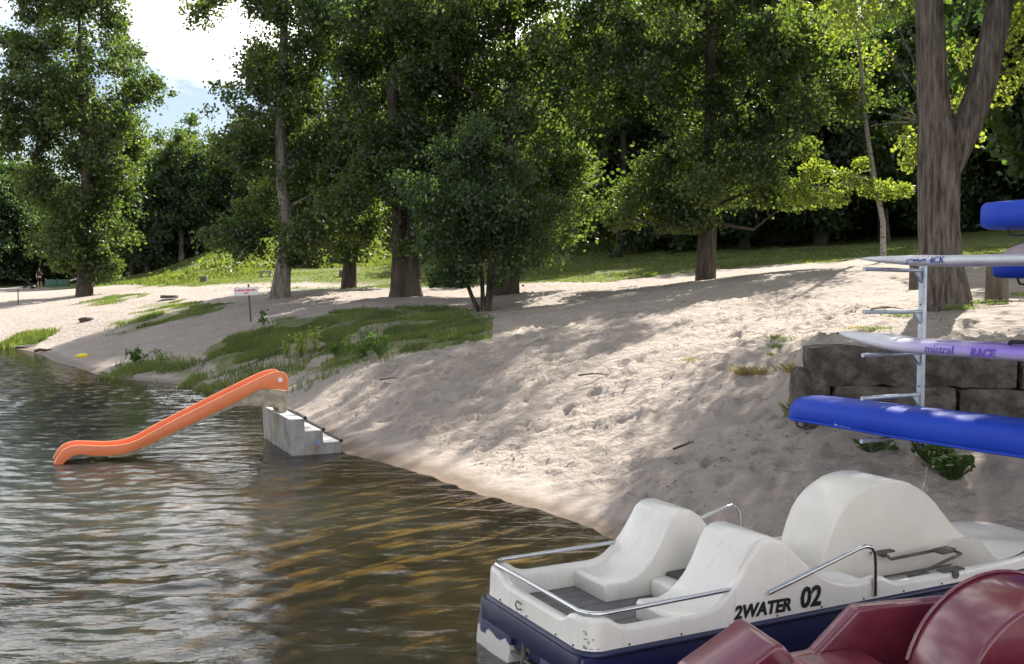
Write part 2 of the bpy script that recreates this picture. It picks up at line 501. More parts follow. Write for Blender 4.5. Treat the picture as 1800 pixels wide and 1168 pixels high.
gm, t, b = new_mat('ground_sand_and_grass')
b.inputs['Roughness'].default_value = .95
b.inputs['Specular IOR Level'].default_value = .15
N = t.nodes.new; Lk = t.links.new
geo = N('ShaderNodeNewGeometry')
def noise_node(scale, detail=5, rough=.6):
    n = N('ShaderNodeTexNoise'); n.inputs['Scale'].default_value = scale; n.inputs['Detail'].default_value = detail; n.inputs['Roughness'].default_value = rough
    Lk(geo.outputs['Position'], n.inputs['Vector']); return n
def ramp(src, p0, p1, c0, c1):
    r = N('ShaderNodeValToRGB'); r.color_ramp.elements[0].position = p0; r.color_ramp.elements[1].position = p1
    r.color_ramp.elements[0].color = (*c0, 1); r.color_ramp.elements[1].color = (*c1, 1)
    Lk(src, r.inputs['Fac']); return r
def mixc(fac, a, bb):
    m_ = N('ShaderNodeMixRGB'); Lk(fac, m_.inputs[0]); Lk(a, m_.inputs[1]); Lk(bb, m_.inputs[2]); return m_
def maprange(src, a, bb, c=0, d=1):
    m_ = N('ShaderNodeMapRange'); m_.inputs[1].default_value = a; m_.inputs[2].default_value = bb; m_.inputs[3].default_value = c; m_.inputs[4].default_value = d
    Lk(src, m_.inputs[0]); return m_
n_big = noise_node(.7, 4); n_mid = noise_node(5, 6, .7); n_fine = noise_node(60, 3)
s1 = ramp(n_mid.outputs['Fac'], .35, .68, (.262, .226, .198), (.395, .342, .302))
s2 = ramp(n_big.outputs['Fac'], .35, .7, (.325, .275, .238), (.42, .362, .317))
sm = N('ShaderNodeMixRGB'); sm.inputs[0].default_value = .5; Lk(s1.outputs['Color'], sm.inputs[1]); Lk(s2.outputs['Color'], sm.inputs[2])
# dark crumbs: bits of leaf, bark and twig lying in the sand
n_cr = noise_node(26, 3, .6)
crumb = ramp(n_cr.outputs['Fac'], .66, .72, (0, 0, 0), (1, 1, 1))
dk = N('ShaderNodeRGB'); dk.outputs[0].default_value = (.13, .10, .075, 1)
crf = N('ShaderNodeMath'); crf.operation = 'MULTIPLY'; crf.inputs[1].default_value = .55; Lk(crumb.outputs['Color'], crf.inputs[0])
sand = mixc(crf.outputs[0], sm.outputs['Color'], dk.outputs[0])
# wet strip at the waterline and the bed below it
sep = N('ShaderNodeSeparateXYZ'); Lk(geo.outputs['Position'], sep.inputs[0])
wetn = N('ShaderNodeMath'); wetn.operation = 'MULTIPLY_ADD'; wetn.inputs[1].default_value = .12; Lk(n_big.outputs['Fac'], wetn.inputs[0]); Lk(sep.outputs['Z'], wetn.inputs[2])
wet = maprange(wetn.outputs[0], .17, .09)
wc = N('ShaderNodeMixRGB'); wc.blend_type = 'MULTIPLY'; Lk(wet.outputs[0], wc.inputs[0]); Lk(sand.outputs['Color'], wc.inputs[1]); wc.inputs[2].default_value = (.52, .46, .40, 1)
bedn = ramp(n_big.outputs['Fac'], .4, .62, (.24, .185, .085), (.36, .275, .13))
bed = maprange(sep.outputs['Z'], -.02, -.30)
sb = mixc(bed.outputs[0], wc.outputs['Color'], bedn.outputs['Color'])
ga = N('ShaderNodeAttribute'); ga.attribute_name = 'grass'
n_g = noise_node(3.0, 6, .7)
gcol = ramp(n_g.outputs['Fac'], .35, .68, (.085, .10, .032), (.16, .19, .055))
gmx = N('ShaderNodeMath'); gmx.operation = 'MULTIPLY_ADD'; gmx.inputs[1].default_value = .7; gmx.inputs[2].default_value = -.35; Lk(n_mid.outputs['Fac'], gmx.inputs[0])
gad = N('ShaderNodeMath'); gad.operation = 'ADD'; Lk(ga.outputs['Fac'], gad.inputs[0]); Lk(gmx.outputs[0], gad.inputs[1])
gf = maprange(gad.outputs[0], .25, .75)
gf.clamp = True
fc = mixc(gf.outputs[0], sb.outputs['Color'], gcol.outputs['Color'])
Lk(fc.outputs['Color'], b.inputs['Base Color'])
wr = maprange(wet.outputs[0], 0, 1, .95, .45); Lk(wr.outputs[0], b.inputs['Roughness'])
bh = N('ShaderNodeMath'); bh.operation = 'MULTIPLY_ADD'; bh.inputs[1].default_value = .35
Lk(n_fine.outputs['Fac'], bh.inputs[0]); Lk(n_mid.outputs['Fac'], bh.inputs[2])
n_pit = noise_node(5, 2, .5)
pit = ramp(n_pit.outputs['Fac'], .3, .62, (0, 0, 0), (1, 1, 1))
bh2 = N('ShaderNodeMath'); bh2.operation = 'MULTIPLY_ADD'; bh2.inputs[1].default_value = .45; Lk(pit.outputs['Color'], bh2.inputs[0]); Lk(bh.outputs[0], bh2.inputs[2])
bp = N('ShaderNodeBump'); bp.inputs['Distance'].default_value = .06
bst = maprange(sep.outputs['Z'], .03, .25, .12, .85); Lk(bst.outputs[0], bp.inputs['Strength'])
Lk(bh2.outputs[0], bp.inputs['Height']); Lk(bp.outputs['Normal'], b.inputs['Normal'])
ground = link('ground', gme, gm)
tag(ground, None, None, kind='structure')

# ------------------------------------------------------------------ water
wm = bpy.data.materials.new('lake_water'); wm.use_nodes = True
t = wm.node_tree; t.nodes.clear(); N = t.nodes.new; Lk = t.links.new
o_ = N('ShaderNodeOutputMaterial')
geo = N('ShaderNodeNewGeometry')
def wave(scale, sx, sy, rot, detail=3):
    mpn = N('ShaderNodeMapping'); mpn.inputs['Scale'].default_value = (sx, sy, 1); mpn.inputs['Rotation'].default_value = (0, 0, R(rot))
    n = N('ShaderNodeTexNoise'); n.inputs['Scale'].default_value = scale; n.inputs['Detail'].default_value = detail; n.inputs['Roughness'].default_value = .55
    n.inputs['Distortion'].default_value = .4
    Lk(geo.outputs['Position'], mpn.inputs['Vector']); Lk(mpn.outputs['Vector'], n.inputs['Vector']); return n
w1 = wave(1.7, .5, 1.5, 10); w2 = wave(5.0, .55, 1.5, -12); w3 = wave(13.0, .7, 1.4, 5, 2)
def madd(a, k, c=None):
    m_ = N('ShaderNodeMath'); m_.operation = 'MULTIPLY_ADD'; m_.inputs[1].default_value = k
    Lk(a, m_.inputs[0])
    if c is None: m_.inputs[2].default_value = 0
    else: Lk(c, m_.inputs[2])
    return m_.outputs[0]
hh = madd(w3.outputs['Fac'], .10, madd(w2.outputs['Fac'], .36, madd(w1.outputs['Fac'], 1.0)))
# gusts: calmer water close to the sheltered strand
gust = wave(.09, 1, 1, 30, 2)
bp = N('ShaderNodeBump'); bp.inputs['Distance'].default_value = .026
gs = N('ShaderNodeMapRange'); gs.inputs[1].default_value = .35; gs.inputs[2].default_value = .6; gs.inputs[3].default_value = .55; gs.inputs[4].default_value = 1.0
Lk(gust.outputs['Fac'], gs.inputs[0]); Lk(gs.outputs[0], bp.inputs['Strength'])
Lk(hh, bp.inputs['Height'])
fr = N('ShaderNodeFresnel'); fr.inputs['IOR'].default_value = 1.37; Lk(bp.outputs['Normal'], fr.inputs['Normal'])
gl = N('ShaderNodeBsdfGlossy'); gl.inputs['Roughness'].default_value = .03; Lk(bp.outputs['Normal'], gl.inputs['Normal'])
tr = N('ShaderNodeBsdfTransparent'); tr.inputs['Color'].default_value = (.97, .95, .9, 1)
# suspended matter, and a pale diffuse put in for the silvery sky sheen
tb = N('ShaderNodeBsdfDiffuse'); tb.inputs['Color'].default_value = (.20, .235, .225, 1)
mt_ = N('ShaderNodeMixShader'); da = N('ShaderNodeAttribute'); da.attribute_name = 'murk_sheen'; Lk(da.outputs['Fac'], mt_.inputs[0]); Lk(tr.outputs[0], mt_.inputs[1]); Lk(tb.outputs[0], mt_.inputs[2])
ms = N('ShaderNodeMixShader'); Lk(fr.outputs[0], ms.inputs[0]); Lk(mt_.outputs[0], ms.inputs[1]); Lk(gl.outputs[0], ms.inputs[2])
Lk(ms.outputs[0], o_.inputs['Surface'])
va = N('ShaderNodeVolumeAbsorption'); va.inputs['Color'].default_value = (.74, .66, .36, 1); va.inputs['Density'].default_value = 1.3
Lk(va.outputs[0], o_.inputs['Volume'])
wx = np.concatenate([np.arange(-27, -9, .11), np.arange(-9, 6.01, .075)]); wy = np.concatenate([np.arange(3.0, 18, .045), np.arange(18, 44.01, .085)])
WX, WY = np.meshgrid(wx, wy, indexing='ij')
wr_ = np.random.default_rng(3)
WH = np.zeros(WX.shape)
for k in range(60):
    lam = .15 * (.95 / .15) ** wr_.random(); a = R(wr_.normal(-97, 34)); kk = 2 * math.pi / lam
    amp = lam * .0036 * wr_.uniform(.5, 1.3)
    WH += amp * np.sin(kk * (WX * math.cos(a) + WY * math.sin(a)) + wr_.uniform(0, 6.28) + .5 * vnoise(WX, WY, lam * 3.1, k + 40))
bedz = base_height(WX, WY)
gustn = .72 + .45 * vnoise(WX, WY, 4.5, 77) + .25 * vnoise(WX, WY, 1.8, 78)
WH *= np.clip(gustn, .25, 1.4) * (.22 + .78 * sstep(-.04, -.55, bedz))
edge = sstep(-27, -25.5, WX) * (1 - sstep(5, 6, WX)) * sstep(3, 3.6, WY) * (1 - sstep(42, 44, WY))
WH *= edge
a_, b_ = WX.shape
ix = np.arange(a_ * b_).reshape(a_, b_)
F = np.stack([ix[:-1, :-1].ravel(), ix[1:, :-1].ravel(), ix[1:, 1:].ravel(), ix[:-1, 1:].ravel()], 1)
V = np.stack([WX.ravel(), WY.ravel(), WH.ravel()], 1)
x0, x1, y0, y1 = wx[0], wx[-1], wy[0], wy[-1]
n0 = len(V)
V = np.concatenate([V, np.array([(-880, -480, 0), (x0, -480, 0), (x1, -480, 0), (60, -480, 0), (-880, y0, 0), (60, y0, 0), (-880, y1, 0), (60, y1, 0), (-880, 70, 0), (x0, 70, 0), (x1, 70, 0), (60, 70, 0)], float)])
c00, c10, c11, c01 = ix[0, 0], ix[-1, 0], ix[-1, -1], ix[0, -1]
q = n0
F = np.concatenate([F, np.array([(q, q + 1, c00, q + 4), (q + 1, q + 2, c10, c00), (q + 2, q + 3, q + 5, c10), (q + 4, c00, c01, q + 6), (c10, q + 5, q + 7, c11), (q + 6, c01, q + 9, q + 8), (c01, c11, q + 10, q + 9), (c11, q + 7, q + 11, q + 10)])])
wme = np_mesh('water', V, F, True)
murk_sheen = np.concatenate([.24 * (1 - np.exp(-1.5 * np.maximum(-bedz.ravel() - .12, 0))), np.full(12, .24)])   # more water, more suspended matter and painted sheen
wme.attributes.new('murk_sheen', 'FLOAT', 'POINT').data.foreach_set('value', murk_sheen.astype(np.float32))
water = link('water', wme, wm)
tag(water, None, None, kind='structure')

# ------------------------------------------------------------------ leaves, crowns and trunks
def leaf_quads(C, size, rg, droop=.35, up=.25):
    """one small folded leaf per centre"""
    n = len(C)
    size = np.broadcast_to(size, (n,)) * rg.uniform(.7, 1.25, n)
    a = rg.normal(size=(n, 3)); a[:, 2] -= droop
    a /= np.linalg.norm(a, axis=1, keepdims=True)
    q = rg.normal(size=(n, 3)); q[:, 2] += up
    s = np.cross(a, q); s /= np.linalg.norm(s, axis=1, keepdims=True) + 1e-9
    nn = np.cross(s, a)
    sz = size[:, None]
    V = np.empty((n, 4, 3))
    V[:, 0] = C - a * sz * .5
    V[:, 1] = C + s * sz * .40 - a * sz * .05 + nn * sz * .08
    V[:, 2] = C + a * sz * .55
    V[:, 3] = C - s * sz * .40 - a * sz * .05 + nn * sz * .08
    return V.reshape(-1, 3), np.arange(4 * n).reshape(n, 4)

def interp(prof, h):
    return np.interp(h, [p[0] for p in prof], [p[1] for p in prof])

def crown_points(prof, n_leaves, rg, per=38, spread=.34, lean=(0, 0), shell=.45, bow=None, front_gap=None, flat=.8, lump=.28, boughs=None, bough_r=.95, vert=.95):
    """clumps through the crown's volume; returns clump centres (relative to the trunk base) and leaf centres"""
    h0, h1 = prof[0][0], prof[-1][0]
    nc = max(8, int(n_leaves / per))
    ph = rg.uniform(0, 6.28, 6); fq = rg.uniform(.25, .75, 6)
    cen = []
    hs = np.linspace(h0, h1, 200); wt = np.interp(hs, [p[0] for p in prof], [p[1] for p in prof]) ** 1.25 + .05
    wt /= wt.sum()
    while len(cen) < nc:
        h = rg.choice(hs, p=wt) + rg.uniform(-.1, .1)
        th = rg.uniform(0, 2 * math.pi)
        rr = interp(prof, h) * (1 + lump * math.sin(2 * th + ph[0] + h * fq[0]) * math.sin(h * fq[1] * 2 + ph[1]) + lump * .7 * math.sin(3 * th + ph[2] - h * fq[2] * 1.6))
        r = rr * (shell + (1 - shell) * rg.random() ** .6) if rg.random() < .82 else rr * rg.random()
        x, y = r * math.cos(th), r * math.sin(th)
        if front_gap and h < 7.4 and y < .3 and abs(x) < front_gap and rg.random() < .93:
            continue
        cen.append((x, y, h))
    # boughs carry the clumps: each clump belongs to one of a limited number of leafy boughs
    nb = boughs or max(10, int(nc / 16))
    B = np.array(cen[:nb])
    br = rg.uniform(.55, 1.25, nb) * bough_r
    own = rg.integers(0, nb, nc)
    q = rg.normal(size=(nc, 3)); q /= np.linalg.norm(q, axis=1, keepdims=True)
    q *= (rg.random((nc, 1)) ** .5)
    out = B[:, :2] / (np.linalg.norm(B[:, :2], axis=1, keepdims=True) + .2)
    stretch = (rg.random(nc) - .35) * br[own] * 1.1
    cen = B[own] + q * br[own][:, None] * np.array([1, 1, vert])
    cen[:, 0] += out[own, 0] * stretch; cen[:, 1] += out[own, 1] * stretch; cen[:, 2] -= np.maximum(stretch, 0) * .45
    if front_gap:
        bad = (cen[:, 2] < 7.4) & (cen[:, 1] < .3) & (np.abs(cen[:, 0]) < front_gap) & (rg.random(nc) < .9)
        cen = cen[~bad]; own = own[~bad]; nc = len(cen)
    k = rg.integers(int(per * .4), int(per * 1.6), nc)
    rep = np.repeat(np.arange(nc), k)
    sp = spread * rg.uniform(.5, 1.25, nc)[rep][:, None]
    L = cen[rep] + rg.normal(size=(len(rep), 3)) * sp * np.array([1, 1, flat])
    L[:, 2] = np.maximum(L[:, 2], h0 * .75)
    bt = rg.normal(0, .16, nb)[own]
    tintc = rg.normal(.45, .12, nc) + bt
    cen = np.concatenate([B, cen])
    t_ = np.clip(L[:, 2] / h1, 0, 1)[:, None]
    off = np.array([[lean[0], lean[1], 0]]) * t_
    L = L + off
    cen = cen + np.array([[lean[0], lean[1], 0]]) * np.clip(cen[:, 2] / h1, 0, 1)[:, None]
    tint = np.clip(tintc[rep] + rg.normal(0, .2, len(rep)), 0, 1)
    return cen, L, tint

def tree_mesh_trunk(path, rad, limbs, n=12, flare=True):
    mb = MB()
    mb.tube(path, rad, n)
    for pts, r0, r1 in limbs:
        rr = np.linspace(r0, r1, len(pts))
        mb.tube(pts, list(rr), 6)
    return mb

def limb_set(path, rad, cen, rg, count, max_h, r_k=.35):
    P = np.array(path); out = []
    sel = rg.permutation(min(len(cen), max(count, 60)))[:count]
    for i in sel:
        c = cen[i]
        d = math.hypot(c[0], c[1])
        h = min(max(c[2] - d * rg.uniform(.5, .95), P[1, 2] + .4), P[-1, 2] * .97)
        s = np.array([np.interp(h, P[:, 2], P[:, 0]), np.interp(h, P[:, 2], P[:, 1]), h])
        r0 = max(.015, np.interp(h, P[:, 2], rad) * r_k * rg.uniform(.5, 1))
        mid = (s + c) / 2 + rg.normal(size=3) * .12 * d * .5 + np.array([0, 0, -.08 * d])
        out.append(([s, s * .6 + mid * .4, mid, mid * .45 + c * .55 + rg.normal(size=3) * .05, c], r0, .008))
    return out

def make_tree(name, label, base, path, rad, prof, n_leaves, leaf='leaf', bark_m='bark', size=.13, seed=1, limbs=26, cat='tree', group=None,
              high=None, extra=None, **kw):
    """tree with a trunk (limbs included) and a leafy crown; high = (height, leaves, size) for the part of the crown far overhead"""
    rg = np.random.default_rng(seed)
    root = thing(name, label, cat, base, 0, group)
    cen, L, tint = crown_points(prof, n_leaves, rg, **kw)
    S = np.full(len(L), size)
    if high:
        keep = L[:, 2] < high[0]
        hi = np.where(~keep)[0]
        hi = hi[rg.random(len(hi)) < high[1]]
        sel = np.concatenate([np.where(keep)[0], hi])
        S[hi] = size * high[2]
        L = L[sel]; S = S[sel]; tint = tint[sel]
    if extra is not None:
        ec = []
        for (x, y, z, r, n) in extra:
            q = rg.normal(size=(n, 3)); q /= np.linalg.norm(q, axis=1, keepdims=True)
            q *= (rg.random((n, 1)) ** .45) * r
            ec.append(q * np.array([1, 1, .8]) + np.array([x, y, z]))
        ec = np.concatenate(ec)
        L = np.concatenate([L, ec]); S = np.concatenate([S, np.full(len(ec), size)]); tint = np.concatenate([tint, rg.uniform(.3, 1, len(ec))])
    V, F = leaf_quads(L, S, rg)
    me = np_mesh('crown', V, F, False, tint)
    crown = link('crown', me, leaf, root)
    ls = limb_set(path, rad, cen, rg, limbs, prof[-1][0])
    if extra is not None:
        for (x, y, z, r, n) in extra:
            ls += limb_set(path, rad, np.array([[x, y, z]]), rg, 1, 0, .3)
    tr_ = tree_mesh_trunk(path, rad, ls).build('trunk', bark_m, root, ang=60)
    return root

def trunk_path(h, lean=(0, 0), bend=.0, n=9, rg=None):
    out = []
    for i in range(n):
        f = i / (n - 1)
        out.append((lean[0] * f + bend * math.sin(f * 5.0), lean[1] * f + bend * .6 * math.sin(f * 4 + 1), -.35 + f * (h + .35)))
    return out
def trunk_rad(r, n=9, flare=1.35, top=.06):
    return [r * (flare if i == 0 else 1.0) * (1 - i / (n - 1)) + top * r * 4 * (i / (n - 1)) * .35 + (r * .12 if i == 1 else 0) for i in range(n)]

def ground_tree(px, py, d):
    p = at_depth(px, py, d)
    return np.array([p[0], p[1], hz(p[0], p[1])])

# ------------------------------------------------------------------ the trees along the beach
# the broad poplar that stands alone on the far beach
b1 = ground_tree(147, 520, 65)
make_tree('poplar_tree', 'tall dense poplar standing alone on the sand near the person in black', b1, trunk_path(20, (.3, 0), .15), trunk_rad(.42),
          [(1.0, .8), (1.6, 1.6), (3.2, 1.9), (4.4, 1.9), (6, 2.7), (9, 3.8), (12, 4.2), (15, 3.9), (18, 2.8), (20, 1.4), (21.5, .2)],
          84000, 'leaf', size=.21, seed=11, per=60, spread=.36, boughs=170, bough_r=1.15, limbs=30, extra=[(2.0, -.6, 1.9, .9, 500), (-1.2, -.4, 1.9, .7, 250)], lump=.2)
# pale trunk behind the sign
b2 = ground_tree(492, 522, 42)
make_tree('poplar_tree', 'poplar with a tall pale bare trunk standing beyond the red and white sign', b2,
          [(0, 0, -.3), (.02, 0, .2), (.12, 0, 1.0), (.30, 0, 2.0), (.38, 0, 3.2), (.15, 0, 4.6), (.08, .05, 6.5), (.2, .1, 8.5), (.3, .1, 12), (.4, .2, 17)],
          [.52, .42, .34, .31, .29, .25, .22, .2, .15, .05],
          [(1.7, .9), (2.3, 2.1), (4, 2.5), (6, 2.3), (8, 1.9), (10, 1.9), (12, 2.3), (14, 2.6), (17, 2.0), (19, .3)],
          92000, 'leaf', 'bark_pale', size=.15, seed=12, per=60, spread=.28, boughs=135, bough_r=.85, front_gap=.42, high=(12.6, .16, 1.6), limbs=30, lean=(.3, .2),
          extra=[(-3.2, .3, 11.6, 1.0, 500), (-1.9, .2, 6.4, .9, 500), (1.3, -.2, 5.6, .7, 350)])
b3 = ground_tree(612, 507, 50)
make_tree('poplar_tree', 'slim dark trunked tree on the lawn edge between the pale trunk and the double trunk', b3, trunk_path(15, (.2, .2), .12), trunk_rad(.31),
          [(1.7, .9), (2.5, 2.4), (5, 3.0), (8, 3.1), (11, 3.1), (14, 2.4), (17, .5)], 80000, 'leaf', 'bark', size=.17, seed=13, per=60, spread=.28, boughs=135, bough_r=.9, high=(14, .2, 1.5))
b4 = ground_tree(712, 522, 40)
r4 = make_tree('poplar_tree', 'stout poplar with two trunks grown together at the top of the grass bank', b4,
          [(-.22, 0, -.3), (-.22, 0, .3), (-.2, 0, 1.5), (-.22, 0, 3), (-.35, .1, 6), (-.6, .2, 10), (-.9, .3, 16)], [.5, .36, .31, .28, .24, .19, .06],
          [(1.8, 1.0), (2.3, 2.6), (4, 3.0), (7, 3.0), (10, 3.2), (13, 3.2), (16, 2.4), (19, .5)], 106000, 'leaf', 'bark', size=.15, seed=14, per=60, spread=.28, boughs=150, bough_r=.85,
          high=(12.2, .16, 1.6))
mb = MB().tube([(.3, .05, -.3), (.27, .05, .3), (.24, .05, 1.5), (.3, .05, 3), (.42, .05, 6), (.55, .1, 9), (.7, .1, 15)], [.5, .37, .32, .29, .25, .2, .05], 12)
mb.build('trunk', 'bark', r4, ang=60)
b6 = ground_tree(888, 517, 38.5)
make_tree('poplar_tree', 'thick dark trunked poplar just behind the small many stemmed tree', b6, trunk_path(17, (.3, .3), .1), trunk_rad(.41),
          [(1.5, .8), (2.1, 2.6), (4, 3.3), (7, 3.4), (10, 3.4), (13, 3.0), (16, 2.2), (19, .4)], 108000, 'leaf', 'bark_dark', size=.15, seed=16, per=60, spread=.28, boughs=155, bough_r=.85,
          high=(12, .16, 1.6))
b7 = ground_tree(1240, 492, 36)
make_tree('poplar_tree', 'single poplar with a straight brown trunk on the open upper sand', b7, trunk_path(16, (.15, .2), .08), trunk_rad(.32, flare=1.2),
          [(2.2, .9), (2.8, 2.3), (4, 3.2), (6, 3.5), (8, 3.5), (10, 3.6), (13, 3.0), (16, 1.9), (18, .3)], 96000, 'leaf', 'bark', size=.145, seed=17, per=60, spread=.28, boughs=125, bough_r=.8, high=(11.5, .14, 1.6),
          extra=[(3.0, -.6, 2.9, .75, 420), (3.4, -.2, 4.6, .6, 260), (-3.1, -.4, 2.3, .8, 420)])
# small many stemmed tree on the bank
b5 = ground_tree(850, 549, 31)
rg = np.random.default_rng(15)
r5 = thing('small_tree', 'small round crowned tree with four thin bent stems at the end of the bank', 'tree', b5)
cen, L, tint = crown_points([(1.0, .6), (1.35, 1.7), (2.0, 2.2), (3.0, 1.9), (4.0, 1.5), (5.0, 1.1), (6.0, .3)], 29000, rg, per=50, spread=.2, shell=.3, lump=.5, boughs=58, bough_r=.5)
V, F = leaf_quads(L, .115, rg)
link('crown', np_mesh('crown', V, F, False, tint), 'leaf_dark', r5)  # darker leaf colour carries the shade of the poplar behind
for pts in ([(-.05, 0, -.15), (-.35, -.02, .45), (-.55, 0, 1.0), (-.95, .05, 1.75), (-1.2, .1, 2.4)], [(.0, 0, -.15), (-.03, 0, .6), (-.05, .05, 1.2), (-.2, .05, 2.2), (-.2, .1, 3.6)],
            [(.06, 0, -.15), (.14, 0, .6), (.17, 0, 1.2), (.3, .05, 2.2), (.45, .1, 3.8)], [(.1, .04, -.15), (.24, .05, .5), (.3, .06, 1.3), (.7, .1, 2.2), (1.0, .1, 3.0)]):
    mb = MB().tube(pts, [.085, .065, .055, .04, .015], 8)
    for c in cen[rg.permutation(len(cen))[:6]]:
        s = np.array(pts[3]); mb.tube([s, (s + c) / 2 + rg.normal(size=3) * .08, c], [.02, .012, .006], 5)
    mb.build('stem', 'bark_dark', r5, ang=60)

# forked tree by the rack
b8 = ground_tree(1660, 537, 18)
r8 = thing('forked_tree', 'big forked tree with furrowed grey brown bark behind the boat rack', 'tree', b8)
def rel8(px, py, dy=0.0):
    p = at_depth(px, py, b8[1] + dy); return tuple(p - b8)
tp = [(.02, 0, -.4), rel8(1664, 528), rel8(1655, 470), rel8(1650, 400), rel8(1650, 330), rel8(1650, 270), rel8(1643, 210), rel8(1638, 140), rel8(1636, 60), rel8(1630, -40),
      rel8(1618, -180, .3), rel8(1600, -420, .8), rel8(1580, -700, 1.2), rel8(1560, -1000, 1.5)]
mb = MB().tube(tp, [.52, .42, .365, .345, .35, .36, .285, .255, .24, .225, .2, .16, .11, .05], 18)
t2 = [rel8(1652, 330, 0), rel8(1672, 282, -.02), rel8(1700, 222, -.05), rel8(1727, 150, -.08), rel8(1742, 80, -.1), rel8(1762, -10, -.1), rel8(1800, -200, -.3), rel8(1830, -500, -.3), rel8(1850, -900, 0)]
mb.tube(t2, [.22, .245, .25, .235, .225, .215, .17, .12, .04], 16)
rg = np.random.default_rng(18)
cen, L, tint = crown_points([(7.4, 2.6), (8.6, 5.0), (10.5, 6.4), (13, 6.8), (16, 6.2), (19, 4.4), (21, .8)], 62000, rg, per=70, spread=.5, lump=.3, shell=.2, boughs=95, bough_r=1.4)
cen += np.array([-.4, 2.6, 0]); L += np.array([-.4, 2.6, 0])
SZ = np.full(len(L), .168)
ex = []
for px, py, dy, r, n in [(1600, 250, .3, .33, 170), (1602, 285, .2, .25, 80), (1770, 60, .6, .5, 260), (1790, 130, .7, .4, 160), (1700, 90, 1.2, .35, 120), (1690, 180, 1.3, .3, 90), (1715, 240, 1.4, .2, 40),
                         (1760, 165, .9, .3, 90), (1800, 20, .2, .5, 200), (1560, 10, .8, .5, 160), (1500, 20, 1.5, .5, 160)]:
    c = np.array(rel8(px, py, dy))
    q = rg.normal(size=(n, 3)); q /= np.linalg.norm(q, axis=1, keepdims=True); q *= rg.random((n, 1)) ** .5 * r
    ex.append(c + q)
    s = np.array(tp[6] if px < 1650 else t2[3])
    mb.tube([s, (s + c) / 2 + np.array([0, 0, .12]), c], [.03, .016, .007], 5)
for px, py in [(1545, 196), (1560, 218), (1540, 170), (1575, 180), (1530, 222)]:
    c = np.array(rel8(px, py, .25)); s = np.array(rel8(1622, 215))
    mb.tube([s, s * .5 + c * .5 + rg.normal(size=3) * .05, c], [.02, .011, .005], 5)
ex = np.concatenate(ex)
L = np.concatenate([L, ex]); SZ = np.concatenate([SZ, np.full(len(ex), .095)]); tint = np.concatenate([tint, rg.uniform(.5, 1, len(ex))])
for c in cen[rg.permutation(len(cen))[:26]]:
    s = np.array(tp[10 + rg.integers(0, 3)] if rg.random() < .5 else t2[6 + rg.integers(0, 2)])
    mb.tube([s, (s + c) / 2 + rg.normal(size=3) * .2, c], [.09, .05, .015], 6)
V, F = leaf_quads(L, SZ, rg)
mb.build('trunk', 'bark_fork', r8, ang=60)
link('crown', np_mesh('crown', V, F, False, tint), 'leaf_light', r8)

# thin pale sapling with bright leaves beside the forked tree
b9 = ground_tree(1553, 452, 34)
rg = np.random.default_rng(19)
r9 = thing('birch_sapling', 'slender white stemmed birch with bright low leaves beside the forked trunk', 'tree', b9)
def rel9(px, py, dy=0.0):
    return tuple(at_depth(px, py, b9[1] + dy) - b9)
st = [(0, 0, -.2), rel9(1552, 390), rel9(1538, 320), rel9(1525, 240), rel9(1518, 180), rel9(1512, 100), rel9(1505, 0), rel9(1500, -90)]
mb = MB().tube(st, [.11, .09, .08, .075, .07, .055, .04, .015], 8)
ex = []
for px, py, dy, r, n in [(1400, 335, -.3, .55, 420), (1435, 300, -.1, .6, 460), (1465, 345, -.4, .6, 460), (1430, 350, -.5, .5, 330), (1500, 320, 0, .45, 240), (1530, 330, -.3, .5, 300), (1560, 335, -.2, .55, 330),
                         (1590, 335, 0, .4, 200), (1515, 290, .2, .4, 180), (1480, 310, .3, .4, 200), (1390, 350, 0, .3, 110), (1500, 160, .3, .7, 260), (1530, 100, .3, .8, 280), (1470, 60, 0, .9, 300), (1500, 10, 0, 1.0, 300), (1500, -60, 0, 1.0, 200)]:
    c = np.array(rel9(px, py, dy))
    q = rg.normal(size=(n, 3)); q /= np.linalg.norm(q, axis=1, keepdims=True); q *= rg.random((n, 1)) ** .5 * r
    ex.append(c + q * np.array([1, 1, .75]))
    s = np.array(st[2] if py > 250 else st[4]); mb.tube([s, (s + c) / 2 + np.array([0, 0, .1]), c], [.02, .012, .006], 5)
ex = np.concatenate(ex)
V, F = leaf_quads(ex, .115, rg)
link('crown', np_mesh('crown', V, F, False, rg.uniform(.2, 1, len(ex))), 'leaf_light', r9)
mb.build('trunk', 'birch', r9, ang=60)

# ------------------------------------------------------------------ the wood behind
def wood_proto(k, seed, H, rr, leaf, bm, nl, size, bottom):
    rg = np.random.default_rng(seed)
    prof = [(bottom, rr * .3), (bottom + .12 * H, rr * .8), (bottom + .3 * H, rr), (H * .6, rr * .95), (H * .8, rr * .65), (H * .95, rr * .25), (H, .1)]
    cen, L, tint = crown_points(prof, nl, rg, per=34, spread=.42, shell=.4, lump=.3, boughs=70, bough_r=1.0)
    V, F = leaf_quads(L, size, rg)
    cm = np_mesh('crown', V, F, False, tint); cm.materials.append(M[leaf])
    path = trunk_path(H * .85, (rg.uniform(-.4, .4), 0), .15); rad = trunk_rad(.2 + .008 * H)
    tmb = tree_mesh_trunk(path, rad, limb_set(path, rad, cen, rg, 14, H), n=8)
    tmp = tmb.build('trunk', bm, None, ang=60)
    tm = tmp.data; bpy.data.objects.remove(tmp)
    return cm, tm
